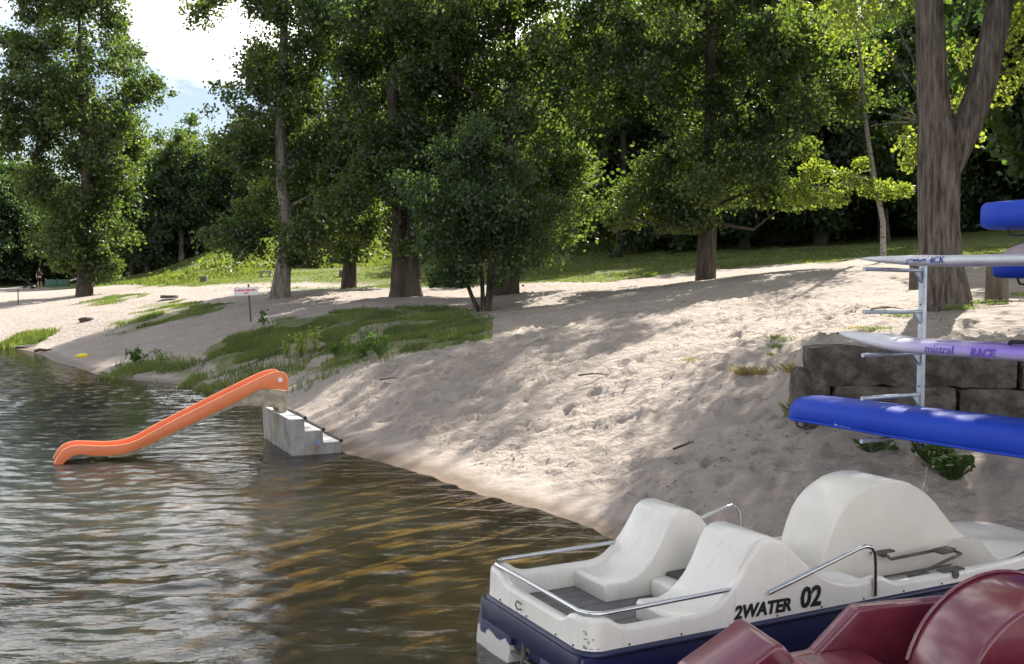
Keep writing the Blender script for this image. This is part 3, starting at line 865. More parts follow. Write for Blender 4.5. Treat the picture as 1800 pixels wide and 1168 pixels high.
PROTO = [wood_proto(0, 31, 15, 3.4, 'leaf_wood', 'bark_dark', 16000, .33, 2.2), wood_proto(1, 32, 17, 3.8, 'leaf_wood', 'bark', 17000, .34, 3.0),
         wood_proto(2, 33, 13, 3.2, 'leaf_dark', 'bark_dark', 14000, .30, 1.2), wood_proto(3, 34, 16, 3.0, 'leaf', 'bark_pale', 14000, .32, 3.5),
         wood_proto(4, 35, 8, 2.8, 'leaf_wood', 'bark_dark', 7000, .26, .5)]
KIND = ['dark leafy tree in the wood on the hillside', 'tall broad tree in the wood on the hillside', 'low branched dark tree in the wood on the hillside',
        'pale trunked tree in the wood on the hillside', 'short bushy tree at the edge of the hillside wood']
def wood_tree(k, x, y, sc, rz, label, group):
    root = thing('woodland_tree', label, 'tree', (x, y, hz(x, y) - .05), rz, group)
    root.scale = (sc, sc, sc)
    link('trunk', PROTO[k][1], None, root); link('crown', PROTO[k][0], None, root)
    return root
rw = np.random.default_rng(40)
WOOD = []
# right hillside wood, in ranks up the slope
for row, (y0, x0, x1, dx, ks) in enumerate([(58, 13, 44, 3.6, (4, 0, 2, 1)), (63, 6, 50, 4.0, (0, 1, 2, 4)), (69, 3.5, 54, 4.2, (1, 0, 3, 2)), (76, 2, 56, 4.6, (1, 0, 3)), (85, 4, 60, 5.2, (1, 0)), (97, 6, 64, 6, (1, 0)), (116, -36, 66, 6.5, (0, 1)), (128, -40, 70, 7, (1, 0))]):
    x = x0
    while x < x1:
        WOOD.append((ks[rw.integers(0, len(ks))], x + rw.uniform(-1, 1), y0 + rw.uniform(-1.6, 1.6), rw.uniform(.85, 1.15), rw.uniform(0, 6.28), (' right at the lawn edge', ' just behind the lawn edge', ' part way up', ' part way up')[row] if row < 4 else ' high up'))
        x += dx * rw.uniform(.8, 1.2)
# right of the picture, behind and beside the rack: their shade reaches the boats
WOOD += [(1, 18, 32, 1.0, 1.4), (1, 21.5, 38, 1.0, 2.2), (0, 26, 30, 1.0, 2.6), (1, 12.5, 15.5, .95, 3.0)]
WOOD = [q if len(q) == 6 else (*q, ' beside the boat rack') for q in WOOD]
for k, x, y, sc, rz, where in WOOD:
    wood_tree(k, x, y, sc, rz, KIND[k] + where, 'trees of the hillside wood')
# left wood beyond the far beach
LW = [(0, 232, 98, .95), (2, 262, 95, 1.0), (0, 292, 99, 1.0), (3, 318, 96, .86), (2, 345, 97, .95), (0, 372, 101, .95), (2, 395, 103, .85), (1, 330, 112, .95), (1, 250, 112, .95), (0, 428, 101, .95), (2, 462, 104, .95), (0, 420, 110, .9), (1, 470, 116, .9)]
for k, px, d, sc in LW:
    p = at_depth(px, 470, d)
    wood_tree(k, p[0], p[1], sc * .88, rw.uniform(0, 6.28), 'tree in the dark clump beside the grassy slope', 'trees of the clump beside the slope')
LW2 = [(2, -60, 96, .95), (2, -15, 97, 1.0), (2, 20, 100, 1.0), (4, 45, 101, 1.25), (4, 95, 108, 1.3), (0, 70, 112, .85), (2, 120, 112, .8), (0, -30, 110, 1.0), (1, 30, 116, .85), (2, 165, 112, .9), (0, 200, 110, .85), (2, -110, 95, 1.1)]
for k, px, d, sc in LW2:
    p = at_depth(px, 470, d)
    wood_tree(k, p[0], p[1], sc, rw.uniform(0, 6.28), 'tree in the dark wood behind the person on the beach', 'trees of the wood behind the far beach')

# undergrowth added to make it dark under the wood: one tangled mass
rg = np.random.default_rng(50)
pts = []
for n, xr, yr, hh_ in [(6500, (6, 50), (60, 72), 1.6), (4000, (-2, 50), (72, 84), 2.2), (3500, (-36, 10), (112, 120), 3.2)]:
    c = np.stack([rg.uniform(*xr, n), rg.uniform(*yr, n)], 1)
    keep = vnoise(c[:, 0], c[:, 1], 3, 4) > -.25
    c = c[keep]
    z = height(c[:, 0], c[:, 1]) + rg.random(len(c)) ** 1.3 * hh_ * (1 + .5 * vnoise(c[:, 0], c[:, 1], 4, 9))
    pts.append(np.column_stack([c, z]))
for px0, px1, d, hh_, n in [(-80, 230, 104, 3.6, 7000), (225, 400, 104, 2.2, 3000)]:
    px = rg.uniform(px0, px1, n); dd = d + rg.uniform(-3, 3, n)
    x = (px - 900) / 1800 * dd
    z = height(x, dd) + rg.random(n) * hh_
    pts.append(np.column_stack([x, dd, z]))
pts = np.concatenate(pts)
V, F = leaf_quads(pts, .42, rg, up=.8)
o = link('undergrowth', np_mesh('undergrowth', V, F, False, rg.random(len(pts))), 'leaf_wood')
tag(o, 'tangled undergrowth added to make it dark under the trees of the wood', 'undergrowth', kind='stuff')

# ------------------------------------------------------------------ materials of the made things
def gelcoat(name, c, dirt):
    m, t, b = new_mat(name)
    b.inputs['Roughness'].default_value = .33; b.inputs['Coat Weight'].default_value = .3; b.inputs['Coat Roughness'].default_value = .15
    N = t.nodes.new; Lk = t.links.new
    co = N('ShaderNodeTexCoord')
    def ns(scale, st, det=6):
        mp_ = N('ShaderNodeMapping'); mp_.inputs['Scale'].default_value = st; Lk(co.outputs['Object'], mp_.inputs['Vector'])
        n = N('ShaderNodeTexNoise'); n.inputs['Scale'].default_value = scale; n.inputs['Detail'].default_value = det; n.inputs['Roughness'].default_value = .65; Lk(mp_.outputs['Vector'], n.inputs['Vector']); return n
    def rp(src, a, b2, lo, hi):
        r = N('ShaderNodeMapRange'); r.inputs[1].default_value = a; r.inputs[2].default_value = b2; r.inputs[3].default_value = lo; r.inputs[4].default_value = hi; Lk(src, r.inputs[0]); return r
    blot = rp(ns(2.2, (1, 1, 1)).outputs['Fac'], .42, .75, 0, .45)
    streak = rp(ns(11, (1, 1, .10)).outputs['Fac'], .54, .78, 0, .5)
    speck = rp(ns(55, (1, 1, 1), 3).outputs['Fac'], .68, .74, 0, .5)
    a1 = N('ShaderNodeMath'); a1.operation = 'MAXIMUM'; Lk(blot.outputs[0], a1.inputs[0]); Lk(streak.outputs[0], a1.inputs[1])
    a2 = N('ShaderNodeMath'); a2.operation = 'MAXIMUM'; Lk(a1.outputs[0], a2.inputs[0]); Lk(speck.outputs[0], a2.inputs[1])
    mxn = N('ShaderNodeMixRGB'); mxn.inputs[1].default_value = (*c, 1); mxn.inputs[2].default_value = (*dirt, 1); Lk(a2.outputs[0], mxn.inputs[0])
    Lk(mxn.outputs['Color'], b.inputs['Base Color'])
    rr_ = rp(a2.outputs[0], 0, .5, .28, .55); Lk(rr_.outputs[0], b.inputs['Roughness'])
    return m
M['gelcoat'] = gelcoat('white_gelcoat', (.73, .695, .64), (.47, .43, .355))
M['gelcoat_shaded'] = gelcoat('shaded_gelcoat', (.69, .65, .58), (.52, .47, .385))  # white gelcoat toned beige to carry the shade on the housing's side
M['steel'] = mat('polished_steel', (.62, .62, .63), rough=.2, metal=1.0)
M['galv'] = mat('galvanised_steel', (.42, .46, .52), (.33, .36, .42), scale=14, rough=.5, metal=.55)
M['iron'] = mat('rusty_iron', (.16, .145, .13), (.09, .08, .07), scale=20, rough=.7, metal=.5)
M['black'] = mat('black_rubber', (.015, .015, .016), rough=.6)
M['lettering'] = mat('black_lettering', (.012, .012, .014), rough=.5)
M['plank_grey'] = mat('weathered_plank', (.17, .155, .15), (.085, .078, .076), scale=7, rough=.8, stretch=(.5, 7, 5), bump=.002, bscale=30)
M['board_dark'] = mat('dark_board', (.075, .068, .066), (.045, .04, .04), scale=8, rough=.6, stretch=(.5, 6, 5))
M['maroon'] = mat('maroon_gelcoat', (.135, .017, .034), (.175, .027, .046), scale=3.5, rough=.3, coat=.55)
M['orange'] = mat('orange_plastic', (.70, .195, .075), (.62, .165, .06), scale=3, rough=.42, pos=(.35, .7))
M['orange_edge'] = mat('pale_orange_edge', (.88, .42, .22), (.85, .34, .15), scale=9, rough=.45)  # lighter orange along the top edges of the slide panels
M['fibre'] = mat('dirty_fibreglass', (.40, .36, .28), (.24, .21, .155), scale=9, rough=.85, pos=(.35, .6))
M['blue'] = mat('blue_plastic', (.010, .045, .40), (.014, .058, .46), scale=1.6, rough=.5, spec=.22, bump=.002, bscale=3)
M['board_white'] = mat('white_board', (.66, .66, .68), (.56, .56, .60), scale=3, rough=.35)
M['grip'] = mat('black_strap', (.012, .012, .014), rough=.8)
M['fin'] = mat('smoky_fin', (.20, .16, .20), (.30, .22, .28), scale=6, rough=.3)
M['ink_blue'] = mat('blue_marker', (.03, .07, .35), rough=.6)
M['ink_purple'] = mat('purple_print', (.13, .06, .42), rough=.5)
M['ink_white'] = mat('white_print', (.75, .75, .78), rough=.6)
M['stone'] = mat('old_concrete', (.055, .048, .042), (.15, .131, .112), scale=4.5, rough=.95, bump=.07, bscale=9, spec=.2, detail=8)
M['stump'] = mat('cut_log', (.075, .06, .045), (.15, .12, .09), scale=6, rough=.9, bump=.02, bscale=20, stretch=(1, 1, .3))
M['log_top'] = mat('log_end', (.26, .22, .16), (.19, .155, .11), scale=10, rough=.9)
M['wood_post'] = mat('brown_post', (.12, .075, .045), (.075, .048, .03), scale=12, rough=.8, stretch=(1, 1, .2))
M['sign_white'] = mat('sign_white', (.74, .70, .70), rough=.5)
M['sign_red'] = mat('sign_red', (.62, .05, .09), rough=.5)
M['concrete'] = mat('grey_concrete', (.30, .28, .25), (.20, .185, .165), scale=8, rough=.9, bump=.006)
M['tile_white'] = mat('white_tread', (.72, .71, .70), (.62, .60, .58), scale=6, rough=.6)
M['skin'] = mat('skin', (.50, .30, .22), rough=.6)
M['cloth_black'] = mat('black_cloth', (.012, .012, .014), rough=.9)
M['cap'] = mat('dark_cap', (.05, .03, .035), rough=.9)
M['shoe'] = mat('dark_shoe', (.03, .028, .028), rough=.7)
M['green_panel'] = mat('green_panel', (.025, .10, .06), (.018, .075, .045), scale=5, rough=.6)
M['pale_beam'] = mat('pale_beam', (.62, .60, .56), (.45, .43, .40), scale=5, rough=.7)
M['yellow'] = mat('yellow_plastic', (.80, .62, .02), rough=.4)
M['drift'] = mat('driftwood', (.42, .38, .33), (.28, .25, .21), scale=12, rough=.9)
M['dead'] = mat('dead_stuff', (.05, .038, .028), (.09, .07, .05), scale=30, rough=.95)

# navy bottom paint worn off towards the waterline, white hull showing
def hull_paint():
    m, t, b = new_mat('navy_bottom_paint')
    b.inputs['Roughness'].default_value = .38
    N = t.nodes.new; Lk = t.links.new
    co = N('ShaderNodeTexCoord'); sp = N('ShaderNodeSeparateXYZ'); Lk(co.outputs['Object'], sp.inputs[0])
    n = N('ShaderNodeTexNoise'); n.inputs['Scale'].default_value = 7; n.inputs['Detail'].default_value = 7; Lk(co.outputs['Object'], n.inputs['Vector'])
    a = N('ShaderNodeMath'); a.operation = 'MULTIPLY_ADD'; a.inputs[1].default_value = .16; Lk(n.outputs['Fac'], a.inputs[0]); Lk(sp.outputs['Z'], a.inputs[2])
    # the after end has lost more of its paint
    x = N('ShaderNodeMapRange'); x.inputs[1].default_value = .02; x.inputs[2].default_value = .35; x.inputs[3].default_value = 0; x.inputs[4].default_value = .2; Lk(sp.outputs['X'], x.inputs[0])
    a2 = N('ShaderNodeMath'); a2.operation = 'ADD'; Lk(a.outputs[0], a2.inputs[0]); Lk(x.outputs[0], a2.inputs[1])
    r = N('ShaderNodeValToRGB'); r.color_ramp.elements[0].position = .205; r.color_ramp.elements[1].position = .215
    r.color_ramp.elements[0].color = (.55, .54, .50, 1); r.color_ramp.elements[1].color = (.012, .016, .075, 1)
    Lk(a2.outputs[0], r.inputs['Fac']); Lk(r.outputs['Color'], b.inputs['Base Color'])
    return m
M['navy'] = hull_paint()
M['navy_rim'] = mat('navy_rim', (.012, .014, .05), (.02, .022, .07), scale=6, rough=.4)

# ------------------------------------------------------------------ the white pedal boat
UB = np.array([.8896, .4568]); OB = np.array([.4746, 6.4659])
BYAW = math.atan2(UB[1], UB[0])
BW = 1.52
boat = thing('pedal_boat', 'white pedal boat with navy bottom lettered 2WATER 02 along its side', 'pedal boat', (OB[0], OB[1], 0), BYAW)
SIDE = [(0, .60), (.19, .60), (.25, .535), (.33, .515), (.95, .515), (1.06, .54), (1.14, .60), (1.20, .655), (1.25, .70), (1.33, .82), (1.40, .91), (1.47, .955), (1.57, .965), (1.66, .925),
        (1.76, .83), (1.86, .735), (1.98, .655), (2.1, .59), (2.25, .54), (2.4, .528), (2.55, .545), (2.62, .55), (2.68, .52), (2.75, .48), (2.85, .472), (3.6, .472), (4.2, .48), (5.2, .5)]
STERN = [(0, .60), (.22, .60), (.27, .56), (.31, .53), (1.15, .53), (1.2, .56), (1.26, .60), (1.52, .60)]
def outline():
    pts = []
    rc = .15
    for a in np.linspace(0, 90, 9)[::-1]:            # near stern corner, from stern to side
        pts.append((rc - rc * math.sin(R(a)), rc - rc * math.cos(R(a))))
    u = rc + .03
    while u < 4.0:
        pts.append((u, 0.0)); u += .03
    for f in np.linspace(0, 1, 16):
        a = f * math.pi
        pts.append((4.0 + 1.0 * math.sin(a) ** .8 if 0 < f < 1 else 4.0, BW / 2 - BW / 2 * math.cos(a)))
    u = 4.0 - .03
    while u > rc:
        pts.append((u, BW)); u -= .03
    for a in np.linspace(0, 90, 9):
        pts.append((rc - rc * math.sin(R(a)), BW - rc + rc * math.cos(R(a))))
    v = BW - rc - .03
    while v > rc:
        pts.append((0, v)); v -= .03
    return pts
OUT = outline()
def top_at(u, v):
    if u < .03:
        return float(np.interp(v, *zip(*STERN)))
    return float(np.interp(u, *zip(*SIDE)))
def inward(i):
    p = OUT[i - 1]; q = OUT[(i + 1) % len(OUT)]
    d = np.array([q[0] - p[0], q[1] - p[1]]); d /= np.linalg.norm(d) + 1e-9
    return np.array([-d[1], d[0]])
tops = np.array([top_at(*p) for p in OUT])
for _ in range(2):
    tops = (np.roll(tops, 1) + tops * 2 + np.roll(tops, -1)) / 4
rings = []
for i, p in enumerate(OUT):
    nrm = inward(i); tp_ = tops[i]
    ring = []
    for d, z in [(-.012, .375), (-.004, .40), (.002, tp_ - .035), (.008, tp_ - .012), (.024, tp_), (.06, tp_ - .002), (.078, tp_ - .014), (.086, tp_ - .04), (.095, .30), (.10, .27)]:
        ring.append((p[0] + nrm[0] * d, p[1] + nrm[1] * d, z))
    rings.append(ring)
MB().loft(rings, closed_ring=False, cap=False, closed_path=True).build('side_shell', 'gelcoat', boat, ang=50)
# dark rim under the white shell
MB().tube([(p[0] - inward(i)[0] * .008, p[1] - inward(i)[1] * .008, .362) for i, p in enumerate(OUT)][::2], .026, 8, closed=True).build('rim', 'navy_rim', boat, ang=80)
# two hulls and the deck underside between them
for v0, v1 in ((.0, .53), (.99, 1.52)):
    vc = (v0 + v1) / 2; hw = (v1 - v0) / 2
    rr = []
    for u, k, keel in [(-.02, 1.0, -.20), (.0, 1.0, -.24), (.5, 1, -.26), (2, 1, -.26), (3.6, 1, -.24), (4.3, .8, -.16), (4.7, .5, -.02), (4.86, .28, .12)]:
        ring = []
        zi, zo = (.35, .25) if v0 < .1 else (.25, .35)
        for q, z in [(-.82, .25), (-.84, zi), (-1, zi), (-1.02, .2), (-1.03, .05), (-.9, keel * .6), (-.55, keel), (.55, keel), (.9, keel * .6), (1.03, .05), (1.02, .2), (1, zo), (.84, zo), (.82, .25)]:
            uu = u - (.07 * (1 - (z + .2) / .55) if u < .02 else 0)
            ring.append((uu, vc + q * hw * k, z))
        rr.append(ring)
    MB().loft(rr).build('float', 'navy', boat, bevel=.02, ang=50)
MB().box((2.2, BW / 2, .255), (4.2, BW - .1, .05)).build('underdeck', 'navy_rim', boat)
MB().box((-.012, BW / 2, .275), (.06, 1.44, .165)).box((.012, BW / 2, .165), (.05, .5, .12)).build('transom', 'navy_rim', boat, bevel=.01)
for i, p in enumerate(OUT[::14]):
    nr = inward(i * 14)
    MB().tube([(p[0] + nr[0] * -.004, p[1] + nr[1] * -.004, .40), (p[0] + nr[0] * -.012, p[1] + nr[1] * -.012, .40)], .007, 8).build('bolt', 'iron', boat)
# floor planks
for i in range(11):
    v = .10 + i * .1215
    MB().box((.95 + .003 * (i % 3), v + .055, .335), (1.72, .113, .016)).build('floor_plank', 'plank_grey', boat, bevel=.002, seg=1)
# floor liner under the planks and along the foot wells
MB().box((2.2, BW / 2, .326 - .02), (4.0, BW - .16, .012)).build('floor_liner', 'gelcoat_shaded', boat)
# seats: a bench facing aft and a pedalling seat facing forward share one back
SEAT = [(.76, .33), (.757, .455), (.78, .482), (.95, .472), (1.04, .50), (1.12, .56), (1.19, .63), (1.25, .72), (1.31, .84), (1.36, .925), (1.42, .965), (1.49, .975), (1.56, .965), (1.64, .915), (1.73, .82), (1.82, .735),
        (1.92, .655), (2.02, .585), (2.12, .525), (2.22, .48), (2.34, .462), (2.5, .47), (2.6, .48), (2.62, .46), (2.62, .33)]
for v0, v1 in ((.05, .56), (.96, 1.47)):
    MB().prism(SEAT, v0, v1).build('seat', 'gelcoat', boat, bevel=.016, seg=3, ang=40, bang=50)
# raised box with a dark lid between the seats
MB().box((1.50, .76, .405), (.68, .392, .15)).build('locker', 'gelcoat', boat, bevel=.03, seg=3)
lid = MB().box((1.59, .76, .50), (.56, .385, .03), ry=R(-2)).build('locker_lid', 'board_dark', boat, bevel=.004)
# the wheel housing
DOME = [(2.48, .33), (2.50, .50), (2.54, .64), (2.58, .75), (2.64, .87), (2.70, .945), (2.78, 1.01), (2.88, 1.065), (2.99, 1.11), (3.10, 1.13), (3.22, 1.135), (3.34, 1.125), (3.46, 1.095), (3.57, 1.045), (3.68, .98), (3.78, .90), (3.88, .80), (3.98, .70),
        (4.08, .61), (4.2, .54), (4.3, .51), (4.3, .33)]
MB().prism(DOME, .50, 1.02).build('wheel_housing', 'gelcoat_shaded', boat, bevel=.022, seg=3, ang=40, bang=55)
# bow deck with two humps over the ends of the foot wells
us = np.linspace(4.02, 5.0, 16); vs = np.linspace(0, 1, 25)
V = []; F = []
for i, u in enumerate(us):
    hwid = BW / 2 * (math.sqrt(max(0, 1 - ((u - 4.0) / 1.02) ** 2)) if u > 4.0 else 1) - .05
    for j, s in enumerate(vs):
        v = BW / 2 + (s * 2 - 1) * hwid
        f = (u - 4.02) / .98
        arch = .13 * (math.exp(-((v - .28) / .14) ** 2) + math.exp(-((v - 1.24) / .14) ** 2)) * (1 - f) ** 1.5
        ridge = .16 * math.exp(-((v - .76) / .3) ** 2) * (1 - f * .75)
        V.append((u, v, .47 + arch + ridge + .02 * f))
n = len(vs)
for i in range(len(us) - 1):
    for j in range(n - 1):
        F.append((i * n + j, (i + 1) * n + j, (i + 1) * n + j + 1, i * n + j + 1))
k0 = len(V)
for j in range(n):
    V.append((us[0] - .01, V[j][1], .31))
for j in range(n - 1):
    F.append((j, j + 1, k0 + j + 1, k0 + j))
MB().add(V, F).build('bow_deck', 'gelcoat', boat, ang=50)
# rail round the after deck
def arc(cx, cy, r, a0, a1, z, n=7):
    return [(cx + r * math.cos(R(a)), cy + r * math.sin(R(a)), z) for a in np.linspace(a0, a1, n)]
rp = [(1.22, .03, .635), (1.0, .03, .63)] + [(.6, .03, .625)] + arc(.18, .17, .14, 270, 180, .62) + [(.04, .5, .622), (.04, 1.0, .622)] + arc(.18, 1.35, .14, 180, 90, .62) + [(.6, 1.49, .625), (1.0, 1.49, .63), (1.22, 1.49, .635)]
MB().tube(rp, .0165, 10).build('rail', 'steel', boat, ang=80)
for v, s in ((-.012, 1), (1.532, 1)):
    hp = [(1.5, v, .575), (1.9, v, .675), (2.36, v, .79), (2.43, v, .80), (2.49, v, .785), (2.525, v, .74), (2.535, v, .66), (2.54, v, .41)]
    MB().tube(hp, .0165, 10).build('grab_handle', 'steel', boat, ang=80)
# pedal cranks in the foot wells
for v0, sgn in ((.0, 1), (1.52, -1)):
    q = lambda v: v0 + sgn * v
    cr_ = MB().tube([(3.12, q(.49), .535), (3.12, q(.40), .535), (3.15, q(.40), .51), (3.52, q(.38), .525), (3.74, q(.34), .545), (3.74, q(.20), .53), (3.16, q(.16), .435), (3.16, q(.10), .43), (3.43, q(.05), .465), (3.43, q(.0), .465)], .0135, 8).build('crank', 'iron', boat, ang=80)
    MB().box((3.66, q(.30), .545), (.17, .10, .035), rz=.1).build('pedal', 'iron', boat, bevel=.006)
    MB().box((3.20, q(.15), .435), (.17, .10, .035), rz=-.1).build('pedal', 'iron', boat, bevel=.006)
    MB().box((3.12, q(.455), .56), (.22, .06, .014)).tube([(3.12, q(.475), .545), (3.12, q(.435), .545)], .028, 10).build('bearing', 'iron', boat)
    MB().box((3.43, q(.045), .479), (.24, .075, .012)).tube([(3.43, q(-.012), .45), (3.43, q(-.005), .45), (3.43, q(.03), .45)], .033, 12).build('bearing', 'iron', boat)
# stern: lashing eye, rudder stock and tiller link
MB().tube([(-.018, .86, .43), (-.03, .90, .425), (-.036, .915, .455), (-.03, .90, .485), (-.018, .86, .47)], .006, 6).build('lashing_eye', 'iron', boat)
MB().tube([(-.02, .80, .37), (-.03, .80, .10), (-.05, .82, -.02), (-.06, .86, -.18)], .018, 8).tube([(-.03, .60, .085), (-.03, 1.02, .085)], .012, 6).box((-.02, .74, .25), (.012, .06, .18)).build('rudder_stock', 'iron', boat)
MB().box((-.09, .85, -.16), (.02, .05, .22)).build('rudder', 'iron', boat)
# lettering on the near side
def side_mtx(u, v, wz, slope=-.02):
    m = Matrix(((1, 0, 0, u), (0, 0, -1, v), (0, 1, 0, wz), (0, 0, 0, 1)))
    return m @ Matrix.Rotation(slope, 4, 'Z')
text_mesh('lettering', '2WATER', .128, 'lettering', boat, side_mtx(1.20, -.0065, .432), offset=.0055, shear=.18, sx=1.02)
text_mesh('lettering', '02', .205, 'lettering', boat, side_mtx(1.80, -.0065, .425), offset=.007, shear=.1, sx=.98)
# scuffs at the after corner
rg = np.random.default_rng(77)
sc_ = MB()
for k in range(14):
    a = R(rg.uniform(15, 60)); u_ = .15 - .153 * math.sin(a); v_ = .15 - .153 * math.cos(a)
    sc_.box((u_, v_, rg.choice([.41, .43, .46, .5, .54]) + rg.uniform(-.012, .012)), (rg.uniform(.008, .03), .002, rg.uniform(.003, .007)), rz=-a, )
sc_.build('scuffs', 'dead', boat, smooth=False)

# ------------------------------------------------------------------ the maroon pedal boat
p1 = at_z(1490, 1060, .70); p2 = at_z(1640, 1046, .70)
UM = (p2 - p1)[:2]; UM /= np.linalg.norm(UM); VM = np.array([-UM[1], UM[0]])
OM = p1[:2] - UM * 1.0 - VM * 1.5      # near after corner of the hull
mboat = thing('pedal_boat', 'maroon angular pedal boat moored beside the white one', 'pedal boat', (OM[0], OM[1], 0), math.atan2(UM[1], UM[0]))
# low after body and raised sides
def mwall(v0, v1, name):
    prof = [(-.55, .0), (-.55, .40), (.30, .40), (.70, .43), (1.0, .70), (2.35, .70), (2.6, .62), (3.6, .60), (4.0, .45), (4.1, .2), (4.0, .0)]
    MB().prism(prof, v0, v1).build(name, 'maroon', mboat, bevel=.025, seg=3, ang=40, bang=20)
mwall(1.38, 1.5, 'side_wall'); mwall(0, .12, 'side_wall')
MB().prism([(-.5, -.2), (-.6, .30), (3.9, .30), (4.05, .2), (3.8, -.2)], .02, 1.48).build('hull', 'maroon', mboat, bevel=.04, seg=3, ang=40)
MB().prism([(.45, .30), (.50, .44), (.98, .46), (1.02, .30)], .13, 1.37).build('seat_base', 'maroon', mboat, bevel=.02, seg=2)
for v0, v1 in ((.82, 1.30), (.16, .62)):
    vs_ = [v0, v0 + .05, v1 - .05, v1]
    prof = [(-.42, .22), (-.44, .36), (-.28, .52), (.02, .69), (.10, .745), (.15, .74), (.20, .68), (.34, .48), (.46, .44), (.5, .30)]
    MB().prism(prof, v0, v1).build('seat', 'maroon', mboat, bevel=.035, seg=3, ang=30, bang=15)
# the wheel housing, round fronted
md = []
for a in np.linspace(172, 8, 25):
    md.append((1.74 + .66 * math.cos(R(a)), .32 + .66 * math.sin(R(a))))
md += [(2.44, .40), (2.44, .27), (1.07, .27), (1.075, .33)]
MB().prism(md, .50, 1.02).build('wheel_housing', 'maroon', mboat, bevel=.03, seg=3, ang=40, bang=40)
MB().tube([(1.74 + .667 * math.cos(R(a)), 1.012, .32 + .667 * math.sin(R(a))) for a in np.linspace(165, 10, 24)], .012, 6).build('edge_bead', 'maroon', mboat)

# ------------------------------------------------------------------ slide and its steps
sa = at_z(515, 802, 0); SU = np.array([.9, .43]); SU /= np.linalg.norm(SU); SYAW = math.atan2(SU[1], SU[0])
steps = thing('slide_steps', 'grey concrete steps with white treads and black tube nosings at the water edge', 'steps', (sa[0], sa[1], 0), SYAW)
sp = mat('painted_concrete_side', (.31, .31, .325), (.20, .172, .125), scale=4.2, rough=.9, bump=.006, bscale=30, pos=(.42, .66), stretch=(1, 1, .55))
M['step_side'] = sp
MB().prism([(.02, -.5), (-.04, .572), (.19, .572), (.195, .372), (.485, .372), (.49, .172), (.775, .172), (.80, -.5)], 0, 2.1).build('step_block', 'step_side', steps, bevel=.008, seg=2)
for u0, u1, z in ((-.055, .185, .59), (.2, .475, .39), (.495, .765, .19)):
    MB().box(((u0 + u1) / 2, 1.05, z - .009), (u1 - u0, 2.12, .02)).build('tread', 'tile_white', steps, bevel=.004)
    MB().tube([(u1 + .012, -.02, z + .006), (u1 + .012, 2.12, z + .006)], .03, 12).build('nosing_tube', 'iron', steps, ang=60)
for u1, z in ((.185, .59), (.475, .39), (.765, .19)):
    MB().tube([(u1 + .012, -.0275, z + .006), (u1 + .012, -.021, z + .006)], .03, 12).build('tube_end', 'black', steps)
# faded blue paint marks
pm = mat('faded_blue_paint', (.11, .22, .40), (.30, .31, .33), scale=14, rough=.9, pos=(.4, .6)); M['blue_mark'] = pm
ym = mat('yellow_stain', (.36, .33, .15), (.28, .25, .16), scale=12, rough=.9); M['yellow_mark'] = ym
def plate(pts, y):       # thin irregular paint patch on the near side (normal -v)
    MB().add([(u, y, z) for u, z in pts], [tuple(range(len(pts)))]).build('paint_mark', 'blue_mark', steps, smooth=False)
plate([(.03, .52), (.09, .525), (.085, .50), (.068, .495), (.065, .45), (.05, .45), (.048, .5), (.032, .498)], -.0035)
plate([(.36, .22), (.38, .27), (.395, .23), (.42, .26), (.43, .21), (.45, .17), (.41, .15), (.35, .16)], -.0035)
plate([(.37, .31), (.41, .315), (.40, .29), (.37, .292)], -.0035)
plate([(.04, .22), (.058, .21), (.055, .14), (.042, .15)], -.0035)
plate([(.18, .19), (.27, .2), (.26, .17), (.19, .165)], -.0035)
MB().add([(-.0395, 1.25, .5), (-.0395, 1.05, .48), (-.022, .98, .2), (-.03, 1.14, .22)], [(0, 1, 2, 3)]).build('yellow_stain', 'yellow_mark', steps, smooth=False)

slide = thing('water_slide', 'orange plastic slide running from the steps down into the lake', 'slide', (sa[0], sa[1], 0), SYAW)
TOPP = [(-3.42, .02), (-3.39, .09), (-3.34, .17), (-3.28, .225), (-3.19, .26), (-3.09, .27), (-2.9, .25), (-2.69, .228), (-2.52, .228), (-2.36, .25), (-2.2, .305), (-2.0, .41), (-1.62, .60), (-1.0, .885), (-.43, 1.145), (-.25, 1.22), (-.12, 1.262), (-.03, 1.275), (.03, 1.265), (.085, 1.23), (.11, 1.17), (.115, .96)]
BOTP = [(-.31, 1.01), (-.38, .985), (-.74, .80), (-1.2, .60), (-1.63, .415), (-2.1, .20), (-2.34, .115), (-2.5, .085), (-2.67, .08), (-2.9, .10), (-3.06, .13), (-3.15, .12), (-3.25, .06), (-3.32, -.02), (-3.42, -.03)]
for v in (.78, 1.26):
    pan = MB().prism(TOPP + BOTP, v, v + .03).build('side_panel', 'orange', slide, bevel=.005, seg=2)
    MB().tube([(u, v + .015, z - .004) for u, z in TOPP], .0135, 6).build('edge_trim', 'orange_edge', pan)
    MB().tube([(-.01, v - .004, 1.14), (-.01, v + .001, 1.14)], .038, 16).build('bolt_cover', 'sign_white', pan)
chute = [(u, z - .09) for u, z in TOPP[1:-4]]
under = [(u, z - .13) for u, z in TOPP[1:-4]]
MB().prism(chute + under[::-1], .808, 1.262).build('chute', 'orange', slide, ang=50)
GREY = [(.105, .955), (.10, .60), (-.03, .60), (-.05, .675), (-.30, .71), (-.62, .735), (-.74, .735), (-1.2, .535), (-1.63, .355), (-2.1, .14), (-2.34, .06), (-2.5, .04), (-2.67, .05), (-2.67, .085), (-2.5, .09), (-2.34, .12), (-2.1, .205), (-1.63, .42), (-1.2, .605), (-.74, .805), (-.38, .99), (-.31, 1.012)]
MB().prism(GREY, .80, 1.27).build('underside', 'fibre', slide, bevel=.01, seg=2)

